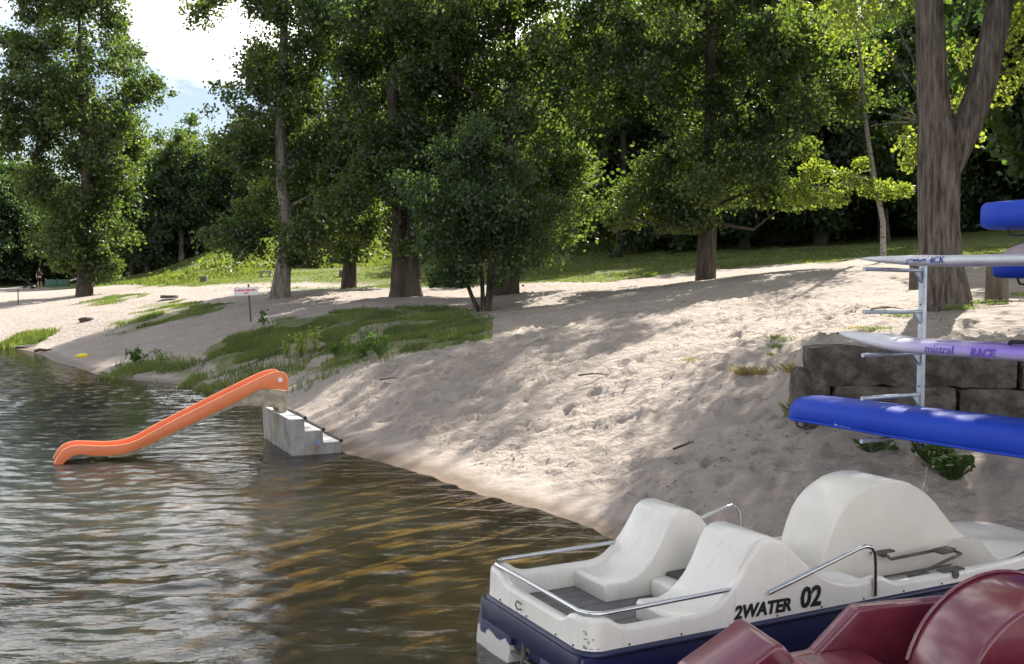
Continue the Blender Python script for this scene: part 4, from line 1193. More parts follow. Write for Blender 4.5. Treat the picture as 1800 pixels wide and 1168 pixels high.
# ------------------------------------------------------------------ boat rack, kayaks and boards
RP = at_depth(1616, 797, 10.5)
KD = np.array([.54, -.84]); KD /= np.linalg.norm(KD)
RYAW = math.atan2(KD[1], KD[0])        # local x runs along the boats, local -y reaches out over the beach
RZ = hz(RP[0], RP[1])
rack = thing('boat_rack', 'galvanised steel boat rack with long bare arms in front of the old wall', 'rack', (RP[0], RP[1], 0), RYAW)
def rack_z(py, d):
    return CAM_H + (490 - py) / 1800.0 * d
arm_z = [rack_z(y, 10.2) for y in (470, 544, 619, 694, 769)]
for px_, top, zs in ((0, arm_z[0] + .02, arm_z), (2.35, 3.62, arm_z + [3.24]), (4.5, 3.62, arm_z + [3.24])):
    MB().box((px_, 0, (RZ - .4 + top) / 2), (.06, .06, top - RZ + .4)).build('post', 'galv', rack, bevel=.006)
    for k in range(5):
        MB().tube([(px_, -.031, RZ + .25 + .42 * k), (px_, -.034, RZ + .25 + .42 * k)], .009, 8).build('bolt_hole', 'black', rack)
    for z in zs:
        MB().tube([(px_, -.03, z - .035), (px_, -.92, z - .02)], .021, 10).build('arm', 'galv', rack, ang=60)
        MB().add([(px_ - .012, -.03, z - .05), (px_ + .012, -.03, z - .05), (px_ + .012, -.03, z - .16), (px_ - .012, -.03, z - .16), (px_ - .012, -.14, z - .05), (px_ + .012, -.14, z - .05)],
                 [(0, 1, 2, 3), (0, 4, 5, 1), (3, 2, 5, 4), (0, 3, 4), (1, 5, 2)]).build('gusset', 'galv', rack, smooth=False)
def rk(x, y, z):                       # rack coordinates to world
    v = np.array([KD[1], -KD[0]])      # local -y direction
    p = RP[:2] + KD * x + np.array([-KD[1], KD[0]]) * y
    return (p[0], p[1], z)
def hull_loft(stations, n=20, pw=2.6):
    """stations: (x, half width, z low, z high)"""
    rings = []
    for x, hw, z0, z1 in stations:
        ring = []
        for j in range(n):
            a = 2 * math.pi * j / n
            ca, sa_ = math.cos(a), math.sin(a)
            ring.append((x, hw * math.copysign(abs(ca) ** (2 / pw), ca), (z0 + z1) / 2 + (z1 - z0) / 2 * math.copysign(abs(sa_) ** (2 / pw), sa_)))
        rings.append(ring)
    return MB().loft(rings)
# lower kayak
kz = arm_z[4] - .002
k1 = thing('kayak', 'long blue upside down kayak on the lowest rack arm in front of the wall', 'kayak', rk(-1.22, -.45, kz), RYAW)
st = [(-.035, .03, .035, .10), (-.03, .10, .02, .13), (.0, .15, .012, .19), (.05, .19, .01, .245), (.11, .22, .01, .285), (.2, .25, .012, .31), (.5, .27, .016, .315), (1.0, .29, .008, .315), (1.5, .30, .0, .315), (2.4, .31, -.005, .32), (3.4, .29, .0, .315), (4.0, .25, .01, .30), (4.3, .18, .02, .24), (4.42, .06, .05, .14)]
hull_loft(st, pw=3.4).build('hull', 'blue', k1, ang=55)
# dark gunwale band and grab loop
MB().tube([(x, -hw * .985, z0 + .045) for x, hw, z0, z1 in st[2:-2]], .013, 6).build('gunwale', 'blue', k1, ang=80)
MB().tube([(.06, -.10, .03), (.08, -.10, -.03), (.14, -.10, -.045), (.2, -.10, -.02), (.21, -.10, .02)], .011, 6).build('grab_loop', 'grip', k1)
text_mesh('lettering', '.  .  N S I I A', .075, 'ink_white', k1, Matrix.Translation((.62, -.262, .048)) @ Matrix.Rotation(R(90), 4, 'X') @ Matrix.Rotation(R(1), 4, 'Z'), sx=.8, extrude=.004)
# purple windsurf board
bz = arm_z[2] - .002
bp_ = thing('windsurf_board', 'white to purple windsurf board lying on the middle rack arms above the wall', 'board', rk(-.70, -.43, bz), RYAW)
bst = []
for x in np.linspace(0, 3.7, 30):
    f = x / 3.7
    hw = .30 * min(1, (f / .28) ** .6) * min(1, ((1 - f) / .22 + .05) ** .5) + .004
    rock = .145 * max(0, 1 - f / .27) ** 1.8
    th = .145 * min(1, (f / .16 + .05) ** .6) * min(1, ((1 - f) / .1 + .1) ** .5)
    bst.append((x, hw, rock, rock + th))
bmat, t, b = new_mat('purple_fade_board')
b.inputs['Roughness'].default_value = .3
co = t.nodes.new('ShaderNodeTexCoord'); sp_ = t.nodes.new('ShaderNodeSeparateXYZ'); t.links.new(co.outputs['Object'], sp_.inputs[0])
n_ = t.nodes.new('ShaderNodeTexNoise'); n_.inputs['Scale'].default_value = 2.2; n_.inputs['Detail'].default_value = 6; t.links.new(co.outputs['Object'], n_.inputs['Vector'])
ad = t.nodes.new('ShaderNodeMath'); ad.operation = 'MULTIPLY_ADD'; ad.inputs[1].default_value = .5; t.links.new(n_.outputs['Fac'], ad.inputs[0]); t.links.new(sp_.outputs['X'], ad.inputs[2])
r_ = t.nodes.new('ShaderNodeValToRGB'); r_.color_ramp.elements[0].position = .38; r_.color_ramp.elements[1].position = .85
r_.color_ramp.elements[0].color = (.66, .66, .70, 1); r_.color_ramp.elements[1].color = (.30, .20, .66, 1)
sc2 = t.nodes.new('ShaderNodeMath'); sc2.operation = 'MULTIPLY'; sc2.inputs[1].default_value = .42; t.links.new(ad.outputs[0], sc2.inputs[0])
t.links.new(sc2.outputs[0], r_.inputs['Fac'])
lo_ = t.nodes.new('ShaderNodeMapRange'); lo_.inputs[1].default_value = .02; lo_.inputs[2].default_value = .075; t.links.new(sp_.outputs['Z'], lo_.inputs[0])
mm_ = t.nodes.new('ShaderNodeMixRGB'); mm_.inputs[1].default_value = (.62, .61, .66, 1); t.links.new(lo_.outputs[0], mm_.inputs[0]); t.links.new(r_.outputs['Color'], mm_.inputs[2])
t.links.new(mm_.outputs['Color'], b.inputs['Base Color'])
hull_loft(bst, n=24, pw=2.7).build('board_hull', bmat, bp_, ang=60)
rot = Matrix.Rotation(R(90), 4, 'X')
text_mesh('lettering', 'mistral', .105, 'ink_purple', bp_, Matrix.Translation((1.25, -.3045, .04)) @ rot, offset=.0, shear=.15, sx=1.05, extrude=.004)
text_mesh('lettering', 'RACE', .10, 'ink_purple', bp_, Matrix.Translation((1.72, -.3045, .035)) @ rot, offset=.003, shear=.2, sx=.95, extrude=.004)
MB().tube([(1.98, -.10, .147), (2.0, -.14, .165), (2.04, -.18, .175), (2.2, -.20, .178), (2.3, -.2, .165), (2.32, -.2, .148)], .018, 8).build('foot_strap', 'grip', bp_)
MB().tube([(.002, 0, .15), (-.018, 0, .16)], .012, 8).build('nose_cap', 'black', bp_)
# white board with a fin, upper arms
wz_ = arm_z[0] - .002
wb = thing('windsurf_board', 'white windsurf board with blue scrawl and a smoky fin on the top rack arm', 'board', rk(-.42, -.45, wz_), RYAW)
wst = []
for x in np.linspace(0, 3.4, 28):
    f = x / 3.4
    hw = .28 * min(1, (f / .3) ** .65) * min(1, ((1 - f) / .2 + .05) ** .5) + .004
    rock = .085 * max(0, 1 - f / .3) ** 1.7
    th = .11 * min(1, (f / .22 + .03) ** .6) * min(1, ((1 - f) / .1 + .1) ** .5)
    wst.append((x, hw, rock, rock + th))
hull_loft(wst, n=24, pw=2.6).build('board_hull', 'board_white', wb, ang=60)
finp = [(1.64, .10), (1.68, .135), (1.76, .175), (1.86, .20), (2.0, .215), (2.15, .21), (2.2, .1)]
MB().prism(finp, -.16, -.146).build('fin', 'fin', wb, bevel=.005)
sq = MB()
sq.tube([(.74, -.2835, .035), (.76, -.285, .03), (.775, -.286, .045), (.76, -.286, .062), (.80, -.287, .07), (.86, -.288, .066), (.9, -.288, .07)], .0055, 5)
sq.tube([(.84, -.288, .055), (.88, -.288, .066), (.90, -.288, .05), (.94, -.288, .068), (.97, -.288, .066)], .007, 5)
sq.build('scrawl', 'ink_blue', wb)
text_mesh('lettering', '4CK', .085, 'ink_blue', wb, Matrix.Translation((1.0, -.2885, .03)) @ rot @ Matrix.Rotation(.05, 4, 'Z'), shear=.3, sx=1.0, extrude=.004)
# two more blue kayaks further along the rack
for lab, x0, y0, z0, hh_ in (('short blue kayak end highest on the rack against the dark wood', 1.02, -.42, 3.24, .25), ('blue kayak end showing below the white board in front of a log', .62, .42, 2.80, .24)):
    k = thing('kayak', lab, 'kayak', rk(x0, y0, z0), RYAW, 'blue kayaks high on the rack')
    s2 = [(-.012, .10, .05, hh_ - .05), (-.008, .17, .025, hh_ - .025), (.004, .21, .01, hh_ - .01), (.03, .235, .002, hh_), (.2, .26, 0, hh_ + .004), (1, .29, -.004, hh_ + .01), (2.4, .30, -.004, hh_ + .015), (3.4, .26, 0, hh_), (4.0, .14, .04, hh_ - .04), (4.1, .03, .1, hh_ - .1)]
    hull_loft(s2, pw=4.2).build('hull', 'blue', k, ang=60)
    MB().tube([(.25, -.18, .0), (.27, -.18, -.05), (.36, -.18, -.065), (.45, -.18, -.05), (.47, -.18, .0)], .011, 6).build('grab_loop', 'grip', k)
# far side arms that carry the second kayak
for px_ in (2.35, 4.5):
    MB().tube([(px_, .03, 2.765), (px_, .85, 2.775)], .021, 10).build('arm', 'galv', rack, ang=60)

# ------------------------------------------------------------------ old retaining wall
def boulder(dx, dy, dz, seed, k=8, rnd=.2, amp=.045):
    bm = bmesh.new()
    bmesh.ops.create_cube(bm, size=1.0)
    bmesh.ops.subdivide_edges(bm, edges=bm.edges, cuts=k, use_grid_fill=True)
    r2 = np.random.default_rng(seed); ph = r2.uniform(0, 6.28, 9)
    for v in bm.verts:
        p = np.array(v.co)
        q = p / (np.abs(p * 2) ** 6).sum() ** (1 / 6) / 1.0
        p = p * (1 - rnd) + q * rnd
        p = p * np.array([dx, dy, dz])
        n = math.sin(p[0] * 7 + ph[0]) * math.sin(p[2] * 8 + ph[1]) + .6 * math.sin(p[0] * 15 + ph[2] + p[1] * 9) * math.sin(p[2] * 17 + ph[3]) + .5 * math.sin(p[0] * 29 + p[2] * 31 + ph[4])
        v.co = Vector(p * (1 + 0 * n) + np.array([.5 * n, n, .45 * n]) * amp * .6)
    me = bpy.data.meshes.new('stone'); bm.to_mesh(me); bm.free()
    smooth_mesh(me, 50)
    return me
wall = thing('retaining_wall', 'low wall of old dark concrete blocks holding back the upper sand behind the rack', 'wall', (WALL_A[0], WALL_A[1], 0), math.atan2(_wd[1], _wd[0]))
BL = [boulder(1.25, .62, .46, 1), boulder(1.4, .62, .5, 2), boulder(1.1, .62, .46, 3), boulder(.42, .6, .5, 4, rnd=.75, amp=.05)]
s = .18
for i, k in enumerate((0, 2, 1, 0, 2, 1, 0)):
    o = link('stone', BL[k], 'stone', wall); L_ = (1.25, 1.4, 1.1)[k]
    o.location = (s + L_ / 2, .3 + .02 * (i % 2), 1.755); o.rotation_euler = (.02 * (i % 3 - 1), .012, .02 * (-1) ** i); s += L_ + .012
s = .05
for i, k in enumerate((3, 1, 0, 1, 2, 0, 1)):
    o = link('stone', BL[k], 'stone', wall); L_ = (1.25, 1.4, 1.1, .42)[k]
    o.location = (s + L_ / 2 - .03, .27 + (.03 if i == 0 else -.015 * (i % 2)), 1.285 + (.16 if k == 3 else 0)); o.rotation_euler = (.01 * i, 0, .015 * (-1) ** i); s += L_ + .012
s = .1
for i, k in enumerate((1, 0, 1, 1, 0, 1)):
    o = link('stone', BL[k], 'stone', wall); L_ = (1.25, 1.4, 1.1, .42)[k]
    o.location = (s + L_ / 2, .26, .84); s += L_ + .012

# ------------------------------------------------------------------ log posts by the forked tree
def log_post(px, py, d, h, r, label):
    p = ground_tree(px, py, d)
    o = thing('log_post', label, 'log', p)
    rg = np.random.default_rng(int(px))
    ring0 = [1 + .06 * math.sin(3 * a + 1) + rg.uniform(-.03, .03) for a in np.linspace(0, 6.28, 14, endpoint=False)]
    rings = [[(r * k * math.cos(2 * math.pi * j / 14) * q, r * k * math.sin(2 * math.pi * j / 14) * q, z) for j, q in enumerate(ring0)] for z, k in ((-.25, 1.05), (0, 1.05), (h * .5, 1.0), (h - .02, .97), (h, .92))]
    MB().loft(rings).build('bark', 'stump', o, ang=50)
    MB().loft([[(r * .9 * q * math.cos(2 * math.pi * j / 14), r * .9 * q * math.sin(2 * math.pi * j / 14), h + z) for j, q in enumerate(ring0)] for z in (.001, .008)]).build('cut_top', 'log_top', o)
    return o
log_post(1608, 490, 24, .8, .125, 'upright cut log standing just behind the forked tree')
log_post(1752, 524, 18.5, .62, .19, 'short thick upright log below the blue kayak end')

# ------------------------------------------------------------------ sign on the beach
p = ground_tree(441, 566, 34)
sg = thing('beach_sign', 'small red and white notice on a thin leaning brown post in the sand', 'sign', p)
MB().box((-.03, 0, .56), (.05, .05, 1.36), ry=R(-3.2)).build('post', 'wood_post', sg, bevel=.006)
brd = MB().box((-.14, -.045, 1.0), (.80, .022, .27), ry=R(-2.5)).build('board', 'sign_white', sg, bevel=.003)
fr_ = MB()
rg = np.random.default_rng(5)
x = -.47
while x < .20:
    wd = rg.uniform(.02, .045)
    fr_.box((x - .005, -.0585, 1.045 + x * .044), (wd, .004, rg.uniform(.05, .075)), ry=R(rg.uniform(-8, 8))); x += wd + .013
for x in (-.19, -.15, -.105, -.07):
    fr_.box((x, -.0585, .945), (.028, .004, .055))
fr_.build('red_print', 'sign_red', brd, smooth=False)

# ------------------------------------------------------------------ concrete boxes and benches on the lawn
def slab_block(name, label, px, py, d, sx, sy, sz, cat='block', legs=False):
    p = at_depth(px, py, d); p[2] = hz(p[0], p[1])
    o = thing(name, label, cat, p, R(6))
    MB().box((0, 0, sz - .05), (sx, sy, .09)).build('slab', 'concrete', o, bevel=.012)
    if legs:
        for q in (-1, 1):
            MB().box((q * (sx / 2 - .12), 0, (sz - .1) / 2 - .1), (.14, sy * .9, sz + .09)).build('leg', 'concrete', o, bevel=.01)
    else:
        MB().box((0, .02, (sz - .1) / 2 - .1), (sx * .9, sy * .85, sz + .09)).build('base', 'iron', o, bevel=.01)
slab_block('fire_box', 'small square concrete block on the lawn beside the tall grass', 358, 492, 62, .42, .42, .42)
slab_block('concrete_bench', 'low concrete bench on the lawn left of the pale trunk', 467, 490, 60, .75, .4, .36, 'bench', True)
slab_block('concrete_bench', 'long pale concrete bench behind the many stemmed tree', 825, 491, 53, 1.25, .45, .42, 'bench')
slab_block('fire_box', 'concrete block half hidden behind the slim dark trunk', 602, 487, 58, .4, .4, .42)
p = ground_at(297, 526)
o = thing('flat_stone', 'flat dark stone slab lying on the sunny far sand', 'stone', (p[0], p[1], p[2]))
me = boulder(.72, .4, .14, 9, k=3)
link('slab', me, 'stone', o).location = (0, 0, .1)

# ------------------------------------------------------------------ far beach: person, bag, panels, beams
pp = ground_tree(70, 507, 88)
person = thing('person', 'person in black shirt and shorts with bare legs standing on the far beach', 'person', pp, R(20))
def skinned(name, verts, edges, radii, m, parent, sub=1):
    me = bpy.data.meshes.new(name); me.from_pydata(verts, edges, [])
    o = link(name, me, m, parent)
    md = o.modifiers.new('skin', 'SKIN'); md.use_smooth_shade = True
    for i, r in enumerate(radii):
        sv = me.skin_vertices[0].data[i]; sv.radius = (r, r) if not hasattr(r, '__len__') else r; sv.use_root = (i == 0)
    s_ = o.modifiers.new('sub', 'SUBSURF'); s_.levels = sub; s_.render_levels = sub
    return o
BVS = [(0, 0, .95), (0, 0, 1.15), (0, .0, 1.38), (0, -.01, 1.5), (0, -.02, 1.58), (0, -.03, 1.70),
       (-.19, 0, 1.40), (-.25, .02, 1.14), (-.23, -.06, .90), (.19, 0, 1.40), (.23, -.06, 1.15), (.12, -.2, 1.30),
       (-.10, 0, .88), (-.11, -.02, .50), (-.11, .03, .09), (-.12, -.1, .04), (.10, 0, .88), (.12, -.01, .50), (.12, .04, .09), (.13, -.09, .04),
       (-.22, -.1, .80), (-.20, -.12, .84), (.07, -.25, 1.38), (.10, -.26, 1.36)]
BE = [(0, 1), (1, 2), (2, 3), (3, 4), (4, 5), (2, 6), (6, 7), (7, 8), (2, 9), (9, 10), (10, 11), (0, 12), (12, 13), (13, 14), (14, 15), (0, 16), (16, 17), (17, 18), (18, 19), (8, 20), (8, 21), (11, 22), (11, 23)]
BR = [(.14, .1), (.13, .095), (.15, .1), .06, .055, (.085, .1), .06, .045, .032, .06, .045, .032, .085, .06, .04, .035, .085, .06, .04, .035, .014, .013, .014, .013]
body = skinned('body', BVS, BE, BR, 'skin', person)
skinned('shirt', [(0, 0, .98), (0, 0, 1.15), (0, 0, 1.38), (0, -.01, 1.47), (-.19, 0, 1.41), (-.235, .01, 1.2), (.19, 0, 1.41), (.215, -.03, 1.22)], [(0, 1), (1, 2), (2, 3), (2, 4), (4, 5), (2, 6), (6, 7)], [(.16, .12), (.15, .115), (.17, .12), .075, .08, .07, .08, .07], 'cloth_black', person)
skinned('shorts', [(0, 0, .98), (-.10, 0, .86), (-.115, -.02, .52), (.10, 0, .86), (.12, -.01, .52)], [(0, 1), (1, 2), (0, 3), (3, 4)], [(.155, .12), .11, .09, .11, .09], 'cloth_black', person)
cp = MB()
cp.loft([[(.105 * k * math.cos(a), -.03 + .115 * k * math.sin(a), z) for a in np.linspace(0, 6.28, 12, endpoint=False)] for z, k in ((1.70, 1.0), (1.76, .98), (1.80, .75), (1.82, .3))])
cp.box((0, -.16, 1.715), (.15, .1, .015)).build('cap', 'cap', person)
for x_ in (-.115, .125):
    MB().box((x_, -.04, .035), (.09, .24, .08)).build('shoe', 'shoe', person, bevel=.02)
p = at_depth(49, 508, 86); p[2] = hz(p[0], p[1])
o = thing('folded_chair', 'dark reclined beach chair on the sand beside the person', 'chair', p, R(10))
MB().box((.15, 0, .45), (1.0, .5, .1), ry=R(50)).build('backrest', 'cloth_black', o, bevel=.02)
MB().box((-.2, 0, .22), (.5, .5, .08), ry=R(-15)).build('seat', 'cloth_black', o, bevel=.02)
for x_, y_ in ((-.35, -.2), (-.35, .2), (.3, -.2), (.3, .2)):
    MB().tube([(x_, y_, -.05), (x_ * .6, y_, .3)], .02, 6).build('leg', 'iron', o)
p = at_depth(101, 506, 93); p[2] = hz(p[0], p[1])
o = thing('green_screen', 'low green panel screen standing behind the person on the far beach', 'screen', p)
for k in range(2):
    MB().box((-.55 + k * 1.08, 0, .33), (1.05, .06, .72)).build('panel', 'green_panel', o, bevel=.01)
for k in range(3):
    MB().box((-1.1 + k * 1.08, .05, .35), (.06, .06, .86)).build('post', 'iron', o)
def beam(a, d0, b_, d1, r, label, m='pale_beam', name='beam'):
    P0 = at_depth(*a, d0); P1 = at_depth(*b_, d1)
    o = thing(name, label, 'beam', P0)
    MB().box(((P1 - P0) / 2), (np.linalg.norm(P1 - P0), r * 1.4, r), rz=math.atan2(P1[1] - P0[1], P1[0] - P0[0]), ry=-math.atan2(P1[2] - P0[2], math.hypot(*(P1 - P0)[:2]))).build('timber', m, o, bevel=.02)
    L_ = P1 - P0
    for f in (.08, .92):
        q = P0 + L_ * f; g = hz(q[0], q[1])
        if q[2] - g > .05:
            MB().box((L_[0] * f, L_[1] * f, (g - .1 + q[2] - .03) / 2 - P0[2]), (.1, .1, q[2] - g + .05)).build('support', 'iron', o)
beam((4, 508), 95, (62, 503), 95, .12, 'white horizontal beam on the far beach edge behind the dark chair')
beam((117, 496), 96, (145, 487), 96, .13, 'pale slanting beam rising behind the lone poplar trunk')
beam((160, 498), 97, (205, 496), 97, .12, 'grey horizontal rail just right of the lone poplar trunk', 'drift')
beam((222, 480), 100, (236, 479), 100, .09, 'short pale rail under the dark clump of trees', 'drift')
p = ground_at(32, 537)
o = thing('thin_post', 'thin dark stake standing in the far sand by the water', 'post', p)
MB().tube([(0, 0, -.2), (.01, 0, .9)], [.035, .03], 7).build('stake', 'iron', o)
MB().tube([(.01, 0, .9), (.01, 0, .93)], [.04, .02], 7).build('cap', 'iron', o)
p = ground_at(936, 464)
o = thing('dark_post', 'short dark post on the lawn near the bare sandy slope', 'post', p)
MB().tube([(0, 0, -.2), (.0, 0, .75)], [.13, .12], 8).build('shaft', 'bark_dark', o)
MB().tube([(0, 0, .75), (0, 0, .8)], [.12, .08], 8).build('cap', 'bark_dark', o)

# flotsam at the waterline
p = ground_at(146, 629)
o = thing('yellow_float', 'small bright yellow plastic float at the edge of the lake', 'float', (p[0], p[1], p[2] + .03))
rings = [[(.19 * k * math.cos(a), .13 * k * math.sin(a), z) for a in np.linspace(0, 6.28, 14, endpoint=False)] for z, k in ((-.04, .6), (.0, .95), (.05, 1.0), (.09, .8), (.11, .4))]
MB().loft(rings).build('shell', 'yellow', o)
MB().tube([(-.2, 0, .03), (-.25, 0, .05), (-.27, 0, .02)], .02, 6).build('handle', 'yellow', o)
p = ground_at(47, 611)
o = thing('driftwood_plank', 'pale weathered plank lying at the far waterline', 'plank', (p[0], p[1], p[2] + .04), R(-8))
MB().box((0, 0, 0), (.95, .16, .05)).build('board', 'drift', o, bevel=.01)
MB().box((.2, .05, .04), (.5, .1, .04), rz=.3).build('splinter', 'drift', o, bevel=.01)
p = ground_at(75, 619)
o = thing('driftwood_stick', 'dark wet driftwood stick on the far shore near the plank', 'stick', (p[0], p[1], p[2] + .03), R(10))
MB().tube([(-.3, 0, 0), (-.1, .03, .05), (.1, 0, .03), (.32, .05, .07)], [.05, .06, .04, .015], 7).tube([(0, .01, .04), (.12, -.1, .1)], [.03, .01], 5).build('stem', 'dead', o)
p = ground_at(152, 566)
o = thing('root_clump', 'dark root clump with grass at the far beach hollow', 'root', (p[0], p[1], p[2]))
link('clump', boulder(.55, .4, .22, 21, k=3, rnd=.8, amp=.08), 'dead', o).location = (0, 0, .05)
# branches lying on the sand
def branch(px, py, L_, rz, seed, label):
    p = ground_at(px, py); r2 = np.random.default_rng(seed)
    o = thing('fallen_branch', label, 'branch', (p[0], p[1], p[2] + .02), rz, 'fallen branches on the sand')
    mb = MB(); pts = [(L_ * (f - .5), .05 * L_ * math.sin(f * 5 + seed), .02 + .03 * math.sin(f * 3)) for f in np.linspace(0, 1, 7)]
    mb.tube(pts, [.016, .015, .014, .012, .01, .007, .003], 6)
    for k in (2, 3, 4):
        s0 = np.array(pts[k]); mb.tube([s0, s0 + np.array([.14 * L_, r2.uniform(-.2, .2) * L_, .04])], [.007, .002], 5)
    mb.build('twig', 'dead', o)
branch(1770, 537, .9, .1, 1, 'dead forked branch on the sand beside the short thick log')
branch(1045, 665, .55, .1, 2, 'short dark twig lying on the bare sand slope')
branch(1205, 790, .6, .9, 3, 'bent dry twig on the trampled shaded sand')
branch(1480, 640, .5, .4, 4, 'dry twig on the sunny sand near the wall end')
branch(1560, 548, .6, -.1, 5, 'thin stick on the sand left of the forked tree')
branch(690, 672, .5, .3, 6, 'dark twig below the grassy bank')

# ------------------------------------------------------------------ grass, weeds and litter
def blades(P, h, wd, rg, lean=.45):
    n = len(P)
    h = h * rg.uniform(.5, 1.3, n); wd = wd * rg.uniform(.6, 1.4, n)
    a = rg.uniform(0, 6.283, n); d = np.column_stack([np.cos(a), np.sin(a), np.zeros(n)])
    b_ = rg.uniform(0, 6.283, n); l = np.column_stack([np.cos(b_), np.sin(b_), np.zeros(n)]) * (rg.random(n) * lean * h)[:, None]
    up = np.array([0, 0, 1.0])
    V = np.empty((n, 4, 3))
    V[:, 0] = P - d * wd[:, None] / 2; V[:, 1] = P + d * wd[:, None] / 2
    V[:, 2] = P + l + up * h[:, None]; V[:, 3] = P + l * .35 - d * wd[:, None] * .45 + up * h[:, None] * .55
    return V.reshape(-1, 3), np.arange(4 * n).reshape(n, 4)
def scatter(poly, n, rg, thr=-.4, ns=.9, seed=3, jitter=.35):
    P = np.array(poly); lo, hi = P.min(0), P.max(0)
    c = np.column_stack([rg.uniform(lo[0], hi[0], n), rg.uniform(lo[1], hi[1], n)])
    q = c + rg.normal(size=c.shape) * jitter
    k = in_patch(q[:, 0], q[:, 1], poly) & (vnoise(c[:, 0], c[:, 1], ns, seed) > thr)
    c = c[k]
    return np.column_stack([c, height(c[:, 0], c[:, 1]) - .01])
rg = np.random.default_rng(60)
def grass_obj(name, label, sets, m):
    Vs, Fs, T = [], [], []; off = 0
    for P, h, wd in sets:
        V, F = blades(P, h, wd, rg); Vs.append(V); Fs.append(F + off); off += len(V)
        T.append(np.clip(.5 + .5 * vnoise(P[:, 0], P[:, 1], .7, 5) + rg.normal(0, .2, len(P)), 0, 1))
    o = link(name, np_mesh(name, np.concatenate(Vs), np.concatenate(Fs), False, np.concatenate(T)), m)
    tag(o, label, 'grass', kind='stuff')
grass_obj('bank_grass', 'long rough grass covering the shaded bank beside the sand', [(scatter(BANK, 150000, rg, -.18, .8), .095, .02), (scatter(BANK, 6000, rg, .1, .6, 8), .19, .018)], 'grass')
grass_obj('shore_grass', 'lush bright grass fringe along the lake behind the slide', [(scatter(SHORE_GRASS, 60000, rg, .0, .7), .17, .022), (scatter(TUFT_SHORE, 5000, rg, -.6), .22, .04)], 'grass_lush')
grass_obj('mound_grass', 'short grass patches on the far sand', [(scatter(MOUND, 26000, rg, -.1), .09, .03), (scatter(PATCH1, 9000, rg, -.1), .07, .04), (scatter(PATCH2, 9000, rg, .1), .06, .04)], 'grass')
lawn_poly = [(-30, 60), (-22, 54), (-12, 47), (-5, 43), (3, 40), (9, 37), (16, 34), (22, 40), (12, 70), (0, 95), (-22, 100), (-32, 92)]
lp = scatter(lawn_poly, 190000, rg, -.5, 1.6, 14, .6)
inl = poly_mask(lp[:, 0], lp[:, 1], LAWN); lp = lp[inl]
pth = np.exp(-((lp[:, 1] - 54 - 1.5 * np.sin(lp[:, 0] * .2)) / 2.2) ** 2) * (lp[:, 0] > -26) * (lp[:, 0] < -6)
lp = lp[rg.random(len(lp)) > pth]
steep = lp[:, 1] > 66
grass_obj('lawn_grass', 'green lawn and rough grassy slope behind the beach trees', [(lp[~steep], .08, .06), (lp[steep], .2, .10)], 'grass_lush')

# weeds on the slope, dark low clumps
pts = []
for k in range(55):
    x = rg.uniform(-24, -2); y = rg.uniform(68, 92)
    n = 60; r = rg.uniform(.4, .9)
    q = rg.normal(size=(n, 3)) * np.array([r, r, r * .35]); q[:, 2] = np.abs(q[:, 2])
    pts.append(q + np.array([x, y, hz(x, y)]))
pts = np.concatenate(pts); V, F = leaf_quads(pts, .3, rg, up=1.0)
o = link('slope_weeds', np_mesh('slope_weeds', V, F, False, rg.random(len(pts))), 'grass_lush')
tag(o, 'rough leafy weeds scattered over the sunlit grassy slope', 'weeds', kind='stuff')

# single grass tufts in the sand
def tuft(px, py, h, n, r, m, label, name='grass_tuft'):
    p = ground_at(px, py); o = thing(name, label, 'grass tuft', p, 0, 'grass tufts in the bare sand')
    q = rg.normal(size=(n, 3)) * np.array([r, r, 0]); 
    V, F = blades(q, h * .6, .008, rg, 1.5)
    link('blades', np_mesh('blades', V, F, False, rg.random(n)), m, o)['kind'] = 'stuff'
for i, (px, py, h, n, r, m, label) in enumerate([
    (1361, 597, .13, 90, .05, 'grass', 'little green grass tuft in the sunny sand left of the rack'), (1382, 601, .12, 120, .07, 'grass', 'little green grass tuft in the sunny sand left of the rack'),
    (1367, 614, .12, 110, .06, 'grass', 'little green grass tuft in the sunny sand left of the rack'), (1357, 626, .10, 60, .05, 'grass', 'little green grass tuft in the sunny sand left of the rack'),
    (1305, 660, .22, 130, .07, 'grass_dry', 'dry straw coloured grass tuft on the sand slope'), (1333, 660, .17, 90, .07, 'grass_dry', 'dry straw coloured grass tuft on the sand slope'),
    (1391, 658, .2, 120, .06, 'grass_dry', 'dry straw coloured grass tuft close to the end of the wall'), (1545, 583, .12, 220, .14, 'grass', 'low spreading grass tuft on the sand above the wall'),
    (1505, 580, .1, 120, .09, 'grass_dry', 'low spreading grass tuft on the sand above the wall'), (1215, 636, .1, 60, .05, 'grass_dry', 'tiny dry grass tuft alone on the open sand'),
    (1405, 742, .3, 140, .08, 'grass', 'taller green grass tuft at the foot of the wall end'), (1590, 558, .12, 200, .16, 'grass', 'grass patch on the sand at the foot of the forked tree'),
    (1735, 535, .13, 260, .2, 'grass', 'grass patch on the sand at the foot of the short thick log'), (1800, 520, .12, 200, .2, 'grass', 'grass patch on the sand right of the short thick log'),
    (1145, 487, .3, 160, .15, 'grass', 'leafy tuft at the edge of the lawn on the upper sand'), (1690, 545, .14, 160, .12, 'grass', 'grass patch on the sand at the foot of the forked tree')]):
    tuft(px, py, h, n, r, m, label)
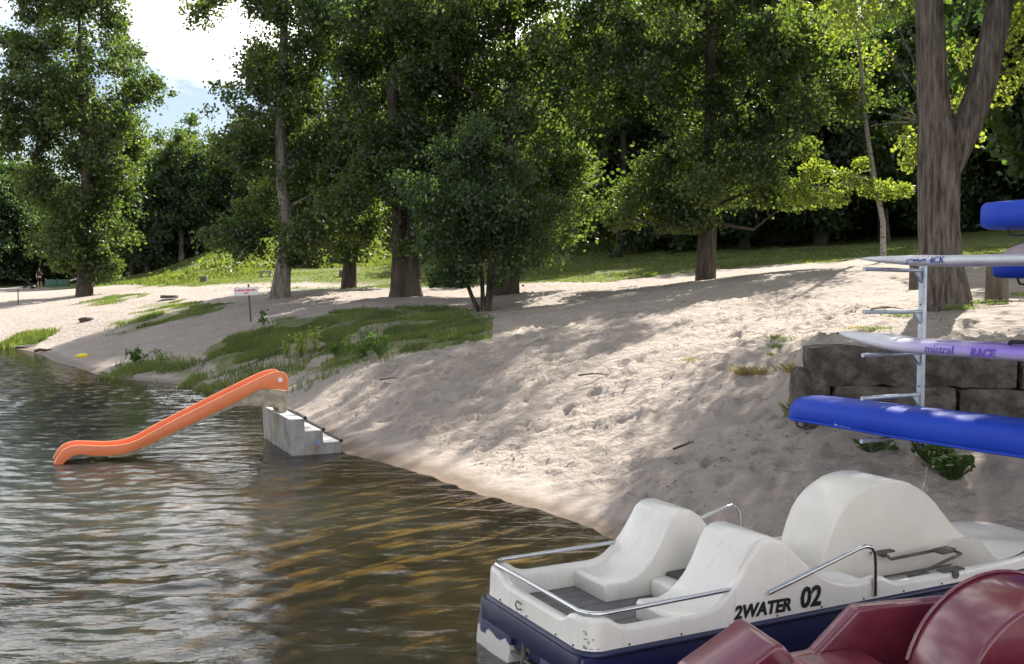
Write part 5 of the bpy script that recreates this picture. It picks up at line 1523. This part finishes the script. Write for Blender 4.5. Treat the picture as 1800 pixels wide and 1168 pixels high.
# leafy weeds
def weed(px, py, h, n, m, label, sz=.06, spread=.12, name='weed', dz=0.0):
    p = ground_at(px, py); o = thing(name, label, 'plant', (p[0], p[1], p[2] + dz))
    mb = MB(); L = []
    for k in range(max(2, n // 22)):
        tip = np.array([rg.normal() * spread, rg.normal() * spread, h * rg.uniform(.65, 1.05)])
        mb.tube([(tip[0] * .15, tip[1] * .15, -.03), tip * np.array([.5, .5, .55]), tip], [.006, .005, .003], 5)
        for j in range(22):
            f = rg.uniform(.2, 1.0); L.append(tip * f + rg.normal(size=3) * np.array([.05, .05, .02]) * (h / .4))
    mb.build('stem', 'grass', o)
    L = np.array(L); V, F = leaf_quads(L, sz, rg, up=.9)
    link('foliage', np_mesh('foliage', V, F, False, rg.random(len(L))), m, o)
weed(530, 628, .62, 200, 'leaf_weed', 'tallest bright yellow green weed on the lower edge of the bank', .085, .16)
weed(503, 628, .42, 90, 'leaf_weed', 'short yellow green weed left of the tallest bright weed', .075, .08)
weed(553, 618, .66, 90, 'leaf_weed', 'thin upright pale weed right of the tallest bright weed', .075, .07)
weed(590, 628, .42, 110, 'leaf_broad', 'green leafy weed on the bank among long grass', .085, .14)
weed(612, 620, .45, 80, 'leaf_weed', 'small pale weed near the middle of the bank', .07, .12)
weed(640, 632, .6, 150, 'leaf_broad', 'bushy green weed where the bank meets bare sand', .09, .2)
weed(670, 628, .6, 160, 'leaf_broad', 'dark green weed at the sandy lower end of the bank', .09, .2)
weed(463, 572, .5, 70, 'leaf_broad', 'small dark upright plant beside the sign post', .1, .08)
weed(283, 650, .75, 70, 'leaf_broad', 'tall thin weed standing in the shore grass', .07, .07)
weed(240, 640, .5, 160, 'leaf_broad', 'bushy green plant at the far end of the shore grass', .11, .25)
weed(1405, 735, .28, 60, 'leaf_weed', 'small green weed growing at the corner of the old wall', .055, .06)
# broad leaved plants in the shade below the kayak
def broad(px, py, n, r, h, label, sz):
    p = ground_at(px, py); o = thing('broad_leaved_plant', label, 'plant', p)
    mb = MB(); Vs = []; Fs = []; off = 0; nl = 0
    for k in range(n):
        a = rg.uniform(0, 6.28); rr_ = r * math.sqrt(rg.random()); tip = np.array([rr_ * math.cos(a), rr_ * math.sin(a), h * rg.uniform(.4, 1)])
        mb.tube([(tip[0] * .3, tip[1] * .3, -.03), tip * np.array([.8, .8, .6]), tip], .005, 5)
        s_ = sz * rg.uniform(.6, 1.2); up = np.array([rg.normal() * .4, rg.normal() * .4 - .25, 1]); up /= np.linalg.norm(up)
        e1 = np.cross(up, [math.cos(a), math.sin(a), 0]); e1 /= np.linalg.norm(e1); e2 = np.cross(e1, up)
        m_ = 9; ring = [tip + s_ * (math.cos(q) * e1 + math.sin(q) * e2) * (.85 + .15 * math.cos(3 * q)) - up * s_ * .12 for q in np.linspace(0, 6.28, m_, endpoint=False)]
        Vs += [tip] + ring; Fs += [(off, off + 1 + j, off + 1 + (j + 1) % m_) for j in range(m_)]; off += m_ + 1
    mb.build('stem', 'grass', o)
    F = np.array(Fs); link('foliage', np_mesh('foliage', np.array(Vs), F, True, np.repeat(rg.random(n), 9)), 'leaf_broad', o)
broad(1672, 842, 110, .2, .22, 'bright broad leaved plant growing in the shade below the long kayak', .042)
broad(1640, 815, 90, .22, .22, 'dim broad leaved plant at the foot of the rack post', .04)
broad(1540, 800, 60, .22, .14, 'low dark leaved plant under the left end of the long kayak', .036)

# leaf litter and bark crumbs over the sand, past counting
n = 9000
c = np.column_stack([rg.uniform(-4, 9, n), rg.uniform(9.5, 34, n)])
z = base_height(c[:, 0], c[:, 1]); k = (z > .12) & (vnoise(c[:, 0], c[:, 1], 1.7, 30) + .5 * vnoise(c[:, 0], c[:, 1], .6, 31) > .1)
c = c[k]; P = np.column_stack([c, height(c[:, 0], c[:, 1]) + .008])
V, F = leaf_quads(P, .045, rg, droop=0, up=3)
V = V.reshape(-1, 4, 3); V[:, :, 2] = P[:, None, 2] + (V[:, :, 2] - P[:, None, 2]) * .3; V = V.reshape(-1, 3)
o = link('leaf_litter', np_mesh('leaf_litter', V, F), 'dead')
tag(o, 'dry leaves and bark crumbs scattered over the sand', 'litter', kind='stuff')
